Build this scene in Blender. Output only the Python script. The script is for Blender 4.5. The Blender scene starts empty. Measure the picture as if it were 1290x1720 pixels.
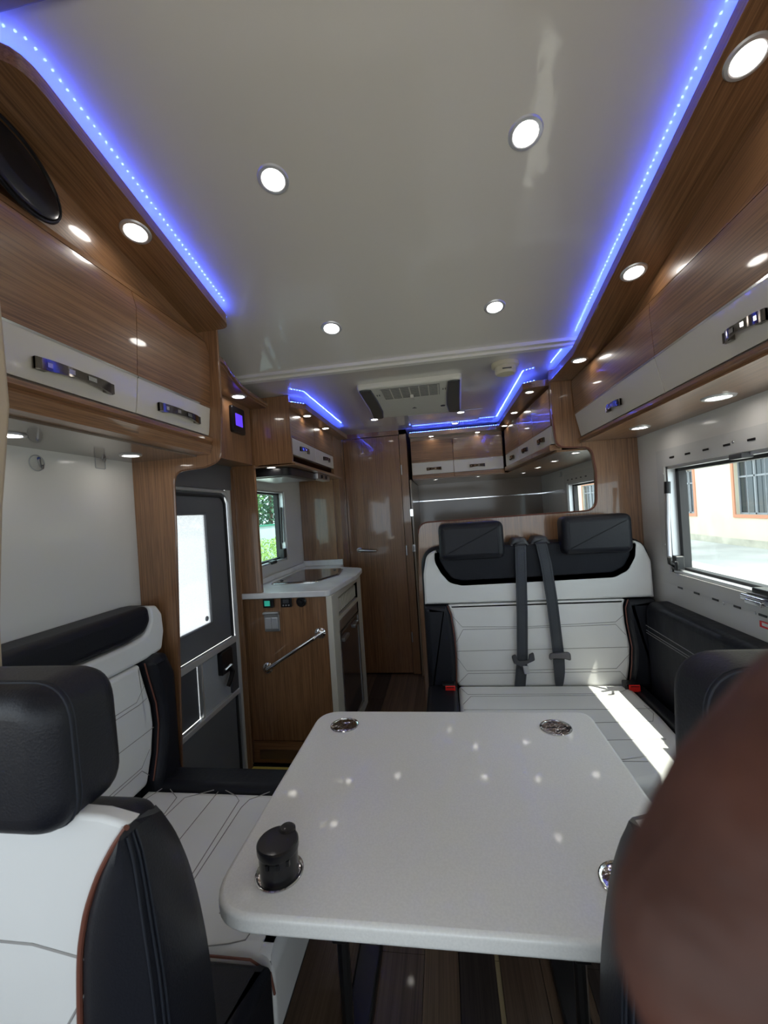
import bpy, bmesh, math, random
from mathutils import Vector, Matrix
random.seed(7)
S = bpy.context.scene
COL = S.collection
# ------------------------------------------------------------------ camera
YAW, ROLL = math.atan(100/700), math.atan(.065)
cr, sr, cy_, sy_ = math.cos(ROLL), math.sin(ROLL), math.cos(YAW), math.sin(YAW)
RIGHT, UP, FWD = Vector((cr*cy_, cr*sy_, -sr)), Vector((sr*cy_, sr*sy_, cr)), Vector((-sy_, cy_, 0))
cam = bpy.data.objects.new('camera', bpy.data.cameras.new('camera'))
COL.objects.link(cam)
cam.data.sensor_fit = 'HORIZONTAL'; cam.data.sensor_width = 36; cam.data.lens = 36*700/1290
cam.data.clip_start = .005; cam.data.clip_end = 300
cam.matrix_world = Matrix(((RIGHT.x, UP.x, -FWD.x, 0), (RIGHT.y, UP.y, -FWD.y, 0), (RIGHT.z, UP.z, -FWD.z, 1.32), (0, 0, 0, 1)))
cam.data.dof.use_dof = True; cam.data.dof.focus_distance = 1.5
cam.data.dof.aperture_fstop = 12.0      # small phone-like blur, only things at a few centimetres soften
S.camera = cam
# ------------------------------------------------------------------ world, sun, exposure
w = bpy.data.worlds.new('world'); S.world = w; w.use_nodes = True
bg = w.node_tree.nodes['Background']; bg.inputs['Color'].default_value = (.78, .90, 1.0, 1); bg.inputs['Strength'].default_value = 2.2
sun = bpy.data.objects.new('sun', bpy.data.lights.new('sun', 'SUN')); COL.objects.link(sun)
sun.data.energy = 7; sun.data.angle = .01; sun.data.color = (1, .93, .82)
sun.rotation_euler = Vector((-.22, .10, -.52)).to_track_quat('-Z', 'Y').to_euler()
S.view_settings.view_transform = 'Standard'; S.view_settings.look = 'None'
S.view_settings.gamma = 1; S.view_settings.use_curve_mapping = False
S.view_settings.exposure = 0.62
LAMP = 17.0; LEDS = 17.0

# ------------------------------------------------------------------ materials
def nt(name):
    m = bpy.data.materials.new(name); m.use_nodes = True
    n = m.node_tree.nodes; return m, n, m.node_tree.links, n['Principled BSDF']
def mat(name, col, rough=.5, metal=0, coat=0, bump=0, bscale=40, var=0, vscale=6, coat_rough=.06, spec=.5, stretch=None):
    m, n, l, b = nt(name)
    b.inputs['Base Color'].default_value = (*col, 1); b.inputs['Roughness'].default_value = rough
    b.inputs['Metallic'].default_value = metal; b.inputs['Coat Weight'].default_value = coat
    b.inputs['Coat Roughness'].default_value = coat_rough; b.inputs['Specular IOR Level'].default_value = spec
    tc = n.new('ShaderNodeTexCoord'); vec = tc.outputs['Object']
    if stretch:
        mp = n.new('ShaderNodeMapping'); mp.inputs['Scale'].default_value = stretch; l.new(vec, mp.inputs[0]); vec = mp.outputs[0]
    if bump:
        t = n.new('ShaderNodeTexNoise'); t.inputs['Scale'].default_value = bscale; t.inputs['Detail'].default_value = 4
        l.new(vec, t.inputs['Vector'])
        bp = n.new('ShaderNodeBump'); bp.inputs['Strength'].default_value = bump; bp.inputs['Distance'].default_value = .01
        l.new(t.outputs['Fac'], bp.inputs['Height']); l.new(bp.outputs[0], b.inputs['Normal'])
        if coat: l.new(bp.outputs[0], b.inputs['Coat Normal'])
    if var:
        t = n.new('ShaderNodeTexNoise'); t.inputs['Scale'].default_value = vscale; t.inputs['Detail'].default_value = 5
        l.new(vec, t.inputs['Vector'])
        r = n.new('ShaderNodeValToRGB'); r.color_ramp.elements[0].position = .35; r.color_ramp.elements[1].position = .65
        r.color_ramp.elements[0].color = (*[c*(1-var) for c in col], 1); r.color_ramp.elements[1].color = (*[min(1, c*(1+var)) for c in col], 1)
        l.new(t.outputs['Fac'], r.inputs[0]); l.new(r.outputs[0], b.inputs['Base Color'])
    return m
def wood(name, grain, dark=(.095, .042, .018), mid=(.20, .100, .046), light=(.285, .145, .068), rough=.32, coat=.6, fine=210, tilt=0.0):
    m, n, l, b = nt(name)
    tc = n.new('ShaderNodeTexCoord'); mp = n.new('ShaderNodeMapping'); l.new(tc.outputs['Object'], mp.inputs[0])
    mp.vector_type = 'TEXTURE'; sc = [1, 1, 1]; sc['xyz'.index(grain)] = 70; mp.inputs['Scale'].default_value = sc; mp.inputs['Rotation'].default_value = (tilt, 0, 0)
    t1 = n.new('ShaderNodeTexNoise'); t1.inputs['Scale'].default_value = fine; t1.inputs['Detail'].default_value = 4; t1.inputs['Roughness'].default_value = .65
    t2 = n.new('ShaderNodeTexNoise'); t2.inputs['Scale'].default_value = fine*4.2; t2.inputs['Detail'].default_value = 2
    t3 = n.new('ShaderNodeTexNoise'); t3.inputs['Scale'].default_value = 9; t3.inputs['Detail'].default_value = 1
    for t in (t1, t2, t3): l.new(mp.outputs[0], t.inputs['Vector'])
    a = n.new('ShaderNodeMath'); a.operation = 'MULTIPLY_ADD'; a.inputs[1].default_value = .45; l.new(t2.outputs['Fac'], a.inputs[0]); l.new(t1.outputs['Fac'], a.inputs[2])
    a2 = n.new('ShaderNodeMath'); a2.operation = 'MULTIPLY_ADD'; a2.inputs[1].default_value = .35; l.new(t3.outputs['Fac'], a2.inputs[0]); l.new(a.outputs[0], a2.inputs[2])
    r = n.new('ShaderNodeValToRGB'); e = r.color_ramp.elements
    e[0].position = .62; e[0].color = (*dark, 1); e[1].position = 1.08; e[1].color = (*light, 1)
    x = e.new(.85); x.color = (*mid, 1)
    l.new(a2.outputs[0], r.inputs[0]); l.new(r.outputs[0], b.inputs['Base Color'])
    b.inputs['Roughness'].default_value = rough; b.inputs['Coat Weight'].default_value = coat; b.inputs['Coat Roughness'].default_value = .05
    return m
def emit(name, col, s):
    m, n, l, b = nt(name)
    b.inputs['Base Color'].default_value = (*col, 1); b.inputs['Emission Color'].default_value = (*col, 1); b.inputs['Emission Strength'].default_value = s
    return m
def glass(name, tint=(.92, .96, .95), gl=.10):
    m, n, l, b = nt(name); n.remove(b); out = n['Material Output']
    t = n.new('ShaderNodeBsdfTransparent'); t.inputs[0].default_value = (*tint, 1)
    g = n.new('ShaderNodeBsdfGlossy'); g.inputs['Roughness'].default_value = .02
    mx = n.new('ShaderNodeMixShader'); mx.inputs[0].default_value = gl*.5; l.new(t.outputs[0], mx.inputs[1]); l.new(g.outputs[0], mx.inputs[2]); l.new(mx.outputs[0], out.inputs[0])
    return m
W_Y, W_Z, W_X = wood('wood_grain_lengthwise', 'y'), wood('wood_grain_upright', 'z'), wood('wood_grain_across', 'x')
W_S = wood('wood_grain_sloping', 'y', tilt=-math.atan(.228))
CREAM = mat('cream_lacquer', (.60, .57, .50), .25, coat=.5)
CEIL = mat('ceiling_gloss', (.58, .55, .50), .38, coat=1, bump=.035, bscale=22, coat_rough=.045)
WALLW = mat('wall_gloss_white', (.60, .59, .57), .4, coat=.35, bump=.02, bscale=3, coat_rough=.12)
WALLG = mat('wall_grey_brown', (.19, .135, .092), .3, coat=.5, coat_rough=.1)
WHITE_L = mat('white_leather', (.74, .74, .73), .45, bump=.16, bscale=9, var=.03, vscale=4)
BLACK_L = mat('black_leather', (.008, .009, .014), .46, bump=.10, bscale=350, spec=.32)
BLACK_W = mat('black_leather_wrinkled', (.008, .009, .014), .48, bump=.5, bscale=11, spec=.22, stretch=(1, 1, .4))
STITCH = mat('stitching_thread', (.30, .29, .28), .8)
STITCHB = mat('dark_stitching_thread', (.018, .021, .03), .6, spec=.3)
STITCHW = mat('grey_stitching_thread', (.22, .22, .23), .6)
PIPING = mat('brown_piping', (.16, .055, .035), .5)
BELT = mat('belt_webbing', (.045, .05, .06), .7, bump=.3, bscale=300)
CHROME = mat('chrome', (.75, .75, .76), .12, 1)
DCHROME = mat('dark_chrome', (.20, .18, .165), .10, 1)
CUPM = mat('ribbed_steel', (.62, .62, .62), .10, 1, bump=.35, bscale=28, stretch=(1, 1, .01))
STEEL = mat('brushed_steel', (.55, .56, .58), .3, 1)
ALU = mat('aluminium_trim', (.62, .63, .65), .35, .6)
BPLAST = mat('black_plastic', (.007, .007, .009), .28, coat=.15, spec=.35)
BMATT = mat('black_steel', (.01, .01, .011), .35)
RED = mat('red_plastic', (.75, .02, .015), .35)
GDOOR = mat('grey_door_skin', (.105, .108, .118), .55, var=.04)
GDARK = mat('dark_grey_panel', (.05, .052, .06), .5)
GLIGHT = mat('light_grey_panel', (.30, .31, .33), .5)
WFRAME = mat('window_frame_grey', (.50, .50, .49), .45)
RUBBER = mat('rubber', (.02, .02, .022), .6)
TABLE = mat('table_laminate', (.80, .795, .77), .33, var=.035, vscale=260, coat=.22, coat_rough=.05)
COUNTER = mat('countertop_marble', (.72, .72, .73), .3, var=.12, vscale=7, coat=.3)
HOB = mat('brown_glass', (.045, .030, .026), .08, coat=1, coat_rough=.02)
PLASTIC = mat('white_plastic', (.66, .64, .58), .45)
IVORY = mat('ivory_plastic', (.62, .56, .43), .5)
CLEAR = glass('clear_plastic', (.95, .95, .95))
GLASS = glass('window_glass')
TGLASS = glass('tinted_glass', (.75, .85, .82))
BEIGE = mat('beige_trim', (.42, .34, .25), .6, bump=.1, bscale=200)
YELLOW = mat('yellow_edge', (.60, .48, .10), .5)
GREENLCD = emit('green_display', (.02, .25, .18), .6)
BLUELCD = emit('blue_display', (.07, .03, .55), 1.0)
LENS = emit('lamp_lens', (1, .95, .88), LAMP)
LEDM = emit('blue_led', (.08, .20, 1.0), LEDS*.15)
LEDC = emit('led_chip', (.055, .095, 1.0), LEDS*8.5)
SHADED_SKIN = mat('skin', (.075, .025, .016), .6, bump=.6, bscale=26, var=.38, vscale=38)  # base colour darkened to hold the shade of the phone, which is not modelled
NAIL = mat('nail', (.42, .2, .16), .3)
m, n, l, b = nt('frosted_glass'); n.remove(b)
tr = n.new('ShaderNodeBsdfTranslucent'); tr.inputs[0].default_value = (.60, .60, .60, 1)
tp = n.new('ShaderNodeBsdfTransparent'); tp.inputs[0].default_value = (.68, .68, .68, 1)
vo = n.new('ShaderNodeTexNoise'); vo.inputs['Scale'].default_value = 420; tcn = n.new('ShaderNodeTexCoord'); l.new(tcn.outputs['Object'], vo.inputs['Vector'])
rp = n.new('ShaderNodeValToRGB'); rp.color_ramp.elements[0].position = .4; rp.color_ramp.elements[1].position = .6
rp.color_ramp.elements[0].color = (.15, .15, .15, 1); rp.color_ramp.elements[1].color = (.55, .55, .55, 1)
l.new(vo.outputs['Fac'], rp.inputs[0])
mx = n.new('ShaderNodeMixShader'); l.new(rp.outputs[0], mx.inputs[0]); l.new(tr.outputs[0], mx.inputs[1]); l.new(tp.outputs[0], mx.inputs[2]); l.new(mx.outputs[0], n['Material Output'].inputs[0])
FROST = m

# ------------------------------------------------------------------ mesh helpers
def arc(cx, cy, r, a0, a1, n=6):
    return [(cx+r*math.cos(math.radians(a0+(a1-a0)*i/n)), cy+r*math.sin(math.radians(a0+(a1-a0)*i/n))) for i in range(n+1)]
def rpoly(pts, n=5):                     # polygon [(x, y, corner radius)] with rounded corners
    out = []; N = len(pts)
    for i, p in enumerate(pts):
        r = p[2] if len(p) > 2 else 0
        P = Vector(p[:2]); A = Vector(pts[i-1][:2])-P; B = Vector(pts[(i+1) % N][:2])-P
        if r <= 0: out.append(tuple(P)); continue
        la, lb = A.length, B.length; A.normalize(); B.normalize()
        ang = math.acos(max(-1, min(1, A.dot(B))))
        if ang > 3.1: out.append(tuple(P)); continue
        d = min(r/math.tan(ang/2), la*.49, lb*.49); a, b_ = P+A*d, P+B*d
        for k in range(n+1):
            t = k/n; q = a*(1-t)**2+P*2*t*(1-t)+b_*t*t; out.append((q.x, q.y))
    return out
def rrect(x0, x1, y0, y1, r, n=5): return rpoly([(x0, y0, r), (x1, y0, r), (x1, y1, r), (x0, y1, r)], n)
def area(o): return sum(o[i-1][0]*o[i][1]-o[i][0]*o[i-1][1] for i in range(len(o)))/2
def inset(o, d):
    N = len(o); out = []
    for i in range(N):
        p0, p, p1 = Vector(o[i-1]), Vector(o[i]), Vector(o[(i+1) % N])
        a = p-p0; b_ = p1-p
        if a.length < 1e-7: a = b_
        if b_.length < 1e-7: b_ = a
        a = a.normalized(); b_ = b_.normalized(); na = Vector((-a.y, a.x)); nb = Vector((-b_.y, b_.x)); s = na+nb
        if s.length < 1e-6: s = na
        s.normalize(); k = d/max(.5, s.dot(na)); out.append((p.x+s.x*k, p.y+s.y*k))
    return out
class MB:
    def __init__(s): s.v = []; s.f = []
    def add(s, v, f):
        o = len(s.v); s.v += [Vector(p) for p in v]; s.f += [[i+o for i in q] for q in f]; return s
    def box(s, x0, x1, y0, y1, z0, z1):
        return s.add([(x, y, z) for z in (z0, z1) for y in (y0, y1) for x in (x0, x1)], [(0, 2, 3, 1), (4, 5, 7, 6), (0, 1, 5, 4), (2, 6, 7, 3), (0, 4, 6, 2), (1, 3, 7, 5)])
    def prism(s, o, ax, a, b_, ra=0, rb=0, n=4, bulge=0):
        if area(o) < 0: o = o[::-1]
        def pt(p, h): return {'x': (h, p[0], p[1]), 'y': (p[0], h, p[1]), 'z': (p[0], p[1], h)}[ax]
        rings = []
        sg = 1 if b_ > a else -1
        if ra:
            for k in range(n): t = math.pi/2*k/n; rings.append((inset(o, ra*(1-math.sin(t))), a+sg*ra*(1-math.cos(t))))
        rings.append((o, a+sg*ra)); rings.append((o, b_-sg*rb))
        if rb:
            for k in range(n-1, -1, -1): t = math.pi/2*k/n; rings.append((inset(o, rb*(1-math.sin(t))), b_-sg*rb*(1-math.cos(t))))
        N = len(o); v = []; f = []
        for r, h in rings: v += [pt(p, h) for p in r]
        for k in range(len(rings)-1):
            for i in range(N): j = (i+1) % N; f.append((k*N+i, k*N+j, (k+1)*N+j, (k+1)*N+i))
        f.append(tuple(range(N))[::-1]); f.append(tuple((len(rings)-1)*N+i for i in range(N)))
        return s.add(v, f)
    def rbox(s, x0, x1, y0, y1, z0, z1, r=.004):
        return s.prism(rrect(x0, x1, y0, y1, r, 3), 'z', z0, z1, r, r, 3)
    def tube(s, path, r, n=8, closed=False):
        path = [Vector(p) for p in path]; N = len(path); v = []; f = []
        for i, p in enumerate(path):
            a = path[i-1] if (i or closed) else p; b_ = path[(i+1) % N] if (i < N-1 or closed) else p
            d = (b_-a).normalized()
            if i: u = u-d*u.dot(d)
            if not i or u.length < .05: u = d.cross(Vector((0, 0, 1)) if abs(d.z) < .9 else Vector((1, 0, 0)))
            u = u.normalized(); w_ = u.cross(d); rr = r[i] if isinstance(r, (list, tuple)) else r
            v += [p+(u*math.cos(2*math.pi*k/n)+w_*math.sin(2*math.pi*k/n))*rr for k in range(n)]
        for i in range(N if closed else N-1):
            j = (i+1) % N
            for k in range(n): q = (k+1) % n; f.append((i*n+k, i*n+q, j*n+q, j*n+k))
        if not closed: f.append(tuple(range(n))[::-1]); f.append(tuple((N-1)*n+k for k in range(n)))
        return s.add(v, f)
    def lathe(s, prof, c, ax='z', n=28):          # prof [(radius, height)]
        v = []; f = []; c = Vector(c)
        for r, h in prof:
            for k in range(n):
                a = 2*math.pi*k/n; x, y = r*math.cos(a), r*math.sin(a)
                v.append(c+Vector({'z': (x, y, h), 'x': (h, x, y), 'y': (y, h, x)}[ax]))
        for i in range(len(prof)-1):
            for k in range(n): q = (k+1) % n; f.append((i*n+k, i*n+q, (i+1)*n+q, (i+1)*n+k))
        if prof[0][0] > 1e-6: f.append(tuple(range(n))[::-1])
        if prof[-1][0] > 1e-6: f.append(tuple((len(prof)-1)*n+k for k in range(n)))
        return s.add(v, f)
    def ribbon(s, path, width, wdir, t=.002):     # flat strap
        wd = Vector(wdir).normalized(); path = [Vector(p) for p in path]; v = []; f = []
        for i, p in enumerate(path):
            d = (path[min(i+1, len(path)-1)]-path[max(i-1, 0)]).normalized(); nn = d.cross(wd).normalized(); h = width[i] if isinstance(width, (list, tuple)) else width
            for a, b_ in ((-1, -1), (1, -1), (1, 1), (-1, 1)): v.append(p+wd*a*h/2+nn*b_*t/2)
        for i in range(len(path)-1):
            for k in range(4): q = (k+1) % 4; f.append((i*4+k, i*4+q, i*4+4+q, i*4+4+k))
        f.append((3, 2, 1, 0)); e = (len(path)-1)*4; f.append((e, e+1, e+2, e+3))
        return s.add(v, f)
    def build(s, name, m, parent=None, smooth=True, kind=None, label=None):
        off = Vector((0, 0, 0)); p = parent
        while p: off += p.location; p = p.parent
        me = bpy.data.meshes.new(name)
        me.from_pydata([tuple(q-off) for q in s.v], [], s.f)
        bm = bmesh.new(); bm.from_mesh(me)
        bmesh.ops.remove_doubles(bm, verts=bm.verts, dist=1e-6); bmesh.ops.recalc_face_normals(bm, faces=bm.faces)
        big = [fc for fc in bm.faces if len(fc.verts) > 8]
        for fc in bm.faces: fc.smooth = smooth
        for fc in big: fc.smooth = False
        if big: bmesh.ops.triangulate(bm, faces=big, quad_method='BEAUTY', ngon_method='BEAUTY')
        if smooth:
            for e in bm.edges:
                if len(e.link_faces) == 2 and e.calc_face_angle(0) > .6: e.smooth = False
        bm.to_mesh(me); bm.free(); me.materials.append(m)
        o = bpy.data.objects.new(name, me); COL.objects.link(o); o.parent = parent
        if smooth:
            wn = o.modifiers.new('weighted_normal', 'WEIGHTED_NORMAL'); wn.mode = 'FACE_AREA'; wn.weight = 100; wn.keep_sharp = True
        if kind: o['kind'] = kind
        if label: o['label'] = label
        return o
def thing(name, label, cat, loc=(0, 0, 0), group=None):
    o = bpy.data.objects.new(name, None); o.empty_display_size = .05; COL.objects.link(o); o.location = loc
    o['label'] = label; o['category'] = cat
    if group: o['group'] = group
    return o
def root_struct(name, label=None, loc=(0, 0, 0)):
    o = bpy.data.objects.new(name, None); COL.objects.link(o); o['kind'] = 'structure'; o.location = loc
    if label: o['label'] = label
    return o
def struct(name, mb, m, parent=None):
    o = mb.build(name, m, parent)
    if parent is None: o['kind'] = 'structure'
    return o
def tag(o, label, cat, group=None):
    o['label'] = label; o['category'] = cat
    if group: o['group'] = group
    return o
def dup(o, loc, rot=None, label=None, group=None, parent=None, scale=None):
    c = o.copy(); COL.objects.link(c); c.parent = parent
    if parent is None:
        c.location = loc
        if rot is not None: c.rotation_euler = rot
        if scale: c.scale = scale
        if label: c['label'] = label
        if group: c['group'] = group
    for ch in o.children: dup(ch, None, parent=c)
    return c

SL = .228                                     # slope of the front ceiling
def cz(y): return 1.97+SL*(1.8-y)
TILT = math.atan(SL)

# ================================================================== SETTING
# floor with planks
fl = struct('floor', MB().box(-1.15, .98, -1.2, 4.25, -.06, -.012), mat('subfloor', (.03, .02, .015), .8))
PW = [wood('floor_wood_walnut', 'y', (.030, .018, .012), (.065, .040, .027), (.10, .065, .045), .35, .15, 60),
      wood('floor_wood_dark', 'y', (.014, .010, .009), (.026, .019, .017), (.045, .034, .03), .35, .15, 60),
      wood('floor_wood_brown', 'y', (.05, .030, .018), (.095, .060, .038), (.14, .09, .058), .35, .15, 60),
      wood('floor_wood_pale', 'y', (.16, .12, .06), (.24, .18, .10), (.30, .24, .14), .35, .15, 60)]
xs = [(-1.12, -.86, 1), (-.86, -.62, 0), (-.62, -.50, 1), (-.50, -.28, 2), (-.28, -.14, 0), (-.14, -.04, 2), (-.04, .062, 1), (.062, .076, 3), (.076, .19, 0), (.19, .31, 2), (.31, .52, 1), (.52, .74, 0), (.74, .95, 2)]
for k, (a, b_, c) in enumerate(xs):
    ys = [-.3, 1.02+.21*(k % 3), 2.3+.3*(k*7 % 4), 4.2]
    for y0, y1 in zip(ys, ys[1:]):
        if a < -1.0 and y0 < 2: y1 = min(y1, 2.0)
        MB().box(a+.0008, b_-.0008, y0+.0008, y1-.0008, -.012, 0).build('floor_plank', PW[c], fl, False)
# ground outside
gm = mat('pale_concrete', (.50, .49, .46), .9, var=.18, vscale=.4, bump=.1, bscale=3)
struct('ground', MB().box(-60, 60, -30, 90, -.9, -.7), gm)
# left wall with window and door openings: built from pieces round the holes, one mesh
def wall_x(x0, x1, y0, y1, z0, z1, holes):
    mb = MB(); ys = sorted({y0, y1, *[h[0] for h in holes], *[h[1] for h in holes]}); zs = sorted({z0, z1, *[h[2] for h in holes], *[h[3] for h in holes]})
    for a, b_ in zip(ys, ys[1:]):
        for c, d in zip(zs, zs[1:]):
            if not any(h[0] <= (a+b_)/2 <= h[1] and h[2] <= (c+d)/2 <= h[3] for h in holes): mb.box(x0, x1, a, b_, c, d)
    return mb
struct('wall_left', wall_x(-1.16, -1.12, .2, 4.25, -.5, 2.5, [(1.45, 2.07, -.5, 1.50), (2.20, 2.83, 1.02, 1.52)]), WALLW)
struct('wall_right', wall_x(.95, .99, .2, 4.25, -.1, 2.5, [(.62, 1.93, .985, 1.435), (2.72, 3.36, .985, 1.445)]), WALLW)
struct('wall_rear', MB().box(-1.16, .99, 4.2, 4.24, -.1, 2.1), WALLG)
struct('wall_front', MB().box(-1.1, 1.1, -1.3, -1.26, -.1, .80).box(-1.1, 1.1, -1.3, -1.26, 1.60, 2.45).box(-1.16, -1.1, -1.3, .2, -.1, .95).box(-1.16, -1.1, -1.3, .2, 1.5, 2.5).box(.99-.04+.04, 1.05, -1.3, .2, -.1, .95).box(.99, 1.05, -1.3, .2, 1.5, 2.5), BEIGE)
# ceilings
c = MB(); c.prism([(0.60, cz(.60)), (1.79, cz(1.79)), (1.79, cz(1.79)+.04), (0.60, cz(.60)+.04)], 'x', -1.16, .99); struct('ceiling', c, CEIL)
c = MB().box(-1.16, .99, 1.80, 4.25, 1.972, 2.02); c.rbox(-.20, .30, 2.86, 3.34, 1.966, 1.9715, .002); struct('ceiling.001', c, CEIL)
c = MB(); c.prism([(-1.3, 2.30), (.56, 2.235), (.56, 2.29), (-1.3, 2.36)], 'x', -1.16, .99); struct('ceiling.002', c, BEIGE)
struct('trim_1', MB().box(-1.16, .99, 1.775, 1.80, 1.962, 1.99).box(-1.16, .99, 1.80, 1.83, 1.952, 1.9715), PLASTIC)
struct('trim_2', MB().rbox(-1.16, .99, .555, .629, 2.224, 2.262, .004), mat('ceiling_edge_trim', (.23, .18, .135), .6))
c = MB().rbox(-1.118, -1.06, 1.28, 1.39, .46, .463, .001)
# A-pillar trims
pb = MB(); pb.prism([(-.80, .95), (-.622, .95), (-.618, 1.20), (-.602, 1.36), (-.592, 1.42), (-.580, 1.50), (-.583, 1.62), (-.590, 1.75), (-.63, 2.16), (-.80, 2.16)], 'y', .44, .50, .008, .008, 3)
tag(pb.build('pillar_trim', BEIGE), 'beige padded pillar trim at the left picture edge beside the cream cabinet', 'trim')

# ================================================================== LEFT PARTITION AND OVERHEAD CABINETS
lp = rpoly([(-1.12, -.01), (-1.0, -.01), (-1.0, .44), (-.962, 1.30), (-.957, 1.515, .05), (-.83, 1.522, .02), (-.772, 1.54, .05), (-.755, 1.75, .3), (-.755, 2.06), (-1.12, 2.06)], 6)
t = thing('partition_panel', 'tall wooden panel with a curved cutout between side bench and entrance door', 'panel', (-1.0, 1.40, 0))
MB().prism(lp, 'y', 1.385, 1.398, .003, .003, 2).build('board', W_Z, t)
ed = inset(lp[::-1] if area(lp) < 0 else lp, .0)
# edge strip following the opening
MB().tube([(x, 1.388, z) for x, z in lp if -1.0 <= x <= -.75 and z < 2.0], .004, 6).build('edge_trim', wood('edge_wood', 'z', (.08, .035, .018), (.15, .07, .035), (.2, .1, .05)), t)

def handle_parts(parent, cx, cy, cz_, axis='y', L=.17, out=1):
    # bow handle of dark chrome with brighter insets; 'out' is the direction the handle stands out from the face
    n = 14; h = MB()
    def pt(s, o, z): return (cx+o*out, cy+s, cz_+z) if axis == 'y' else (cx+s, cy-o, cz_+z)
    v = []; f = []
    for i in range(n+1):
        s = -L/2+L*i/n; tt = abs(s)/(L/2); o = .006+.016*(1-tt**2.5); hw = .013-.004*(1-tt)
        v += [pt(s, o, -hw), pt(s, o, hw), pt(s, o-.005, hw), pt(s, o-.005, -hw)]
    for i in range(n):
        for k in range(4): q = (k+1) % 4; f.append((4*i+k, 4*i+q, 4*i+4+q, 4*i+4+k))
    f += [(3, 2, 1, 0), (4*n, 4*n+1, 4*n+2, 4*n+3)]
    h.add(v, f)
    for e in (-L/2+.012, L/2-.012):
        p = pt(e, .004, 0); d = .012
        if axis == 'y': h.box(p[0]-.006, p[0]+.006, p[1]-d, p[1]+d, p[2]-.012, p[2]+.012)
        else: h.box(p[0]-d, p[0]+d, p[1]-.006, p[1]+.006, p[2]-.012, p[2]+.012)
    hd = h.build('handle', DCHROME, parent)
    for s0, s1 in ((-.40, -.12), (.05, .17)):
        g = MB(); vv = []
        for s in (s0*L, s1*L):
            tt = abs(s)/(L/2); o = .006+.016*(1-tt**2.5)+.001
            vv += [pt(s, o, -.005), pt(s, o, .005)]
        g.add(vv, [(0, 1, 3, 2)]); g.build('handle_inset', CHROME, hd, False)
    return hd

def cab_unit(label, side, prof, y0, y1, wallx, ztop, under, hy, group, nearend=False, L=.17, topcurve=None):
    """one overhead cabinet: carcass, door (wood upper + cream band), bottom rail.  side=+1: on the right wall; prof: (x at top, ztop of door), ..., band, bottom"""
    (xt, zt), (xm, zm), (xb, zb), (xl, zl) = prof          # top, mid, band top, band bottom
    t = thing('overhead_cabinet', label, 'cabinet', (xb, (y0+y1)/2, under), group)
    o = side
    c = MB(); c.prism([(xt+o*.022, ztop[0]), (wallx, ztop[0]), (wallx, under), (xl+o*.02, under), (xb+o*.022, zb)], 'y', y0, y1); c.build('carcass', W_Y, t)
    # fixed board above the door, leaning back to the soffit
    c = MB(); c.prism([(xt, zt+.002), (xt+o*.02, zt+.002), (ztop[1]+o*.02, ztop[0]), (ztop[1], ztop[0])], 'y', y0, y1); c.build('fascia_board', W_Y, t)
    d = MB(); g = .0012
    d.prism([(xt, zt), (xm-o*.003, (zt+zm)/2+.01), (xm, zm), (xb, zb+.003), (xb+o*.018, zb+.003), (xm+o*.018, zm), (xt+o*.018, zt)], 'y', y0+g, y1-g)
    dr = d.build('door', W_Y, t)
    d = MB(); d.prism([(xb-o*.001, zb), (xl-o*.003, zl+.012), (xl, zl), (xl+o*.018, zl), (xb+o*.018, zb)], 'y', y0+g, y1-g, .002, .002, 2); d.build('lower_band', CREAM, dr)
    MB().box(min(xb-o*.0025, xb+o*.01), max(xb-o*.0025, xb+o*.01), y0+g, y1-g, zb-.001, zb+.0045).build('chrome_strip', CHROME, dr, False)
    handle_parts(dr, (xb+xl)/2-o*.003, hy, (zb+zl)/2-.012, 'y', L, -o)
    # moulded wooden bottom rail
    r = MB(); r.prism([(xl-o*.002, zl-.004), (xl-o*.014, zl-.012), (xl-o*.014, zl-.022), (xl-o*.004, zl-.028), (xl-o*.010, zl-.036), (xl, under-.002), (xl+o*.05, under-.002), (xl+o*.05, zl-.004)], 'y', y0, y1); r.build('bottom_rail', W_Y, t)
    return t
GL = 'overhead cabinets on the left side over the side bench'
LPROF = [(-.798, 1.962), (-.790, 1.85), (-.797, 1.727), (-.808, 1.632)]
def zso(y): return cz(y)-.062
c1 = cab_unit('overhead cabinet over the side bench nearer the camera, below the black oval speaker', -1, LPROF, .52, 1.028, -1.119, (1.99, -.815), 1.567, .835, None, L=.20)
c2 = cab_unit('overhead cabinet over the side bench farther from the camera, beside the entrance door', -1, LPROF, 1.028, 1.384, -1.119, (1.99, -.815), 1.567, 1.207, None, L=.20)
t = thing('underside_panel', 'glossy grey-brown underside board below the left overhead cabinets', 'panel', (-.95, .9, 1.56))
MB().box(-1.119, -.86, .52, 1.384, 1.560, 1.5665).build('board', mat('gloss_board', (.17, .13, .105), .2, coat=.6), t)
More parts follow.
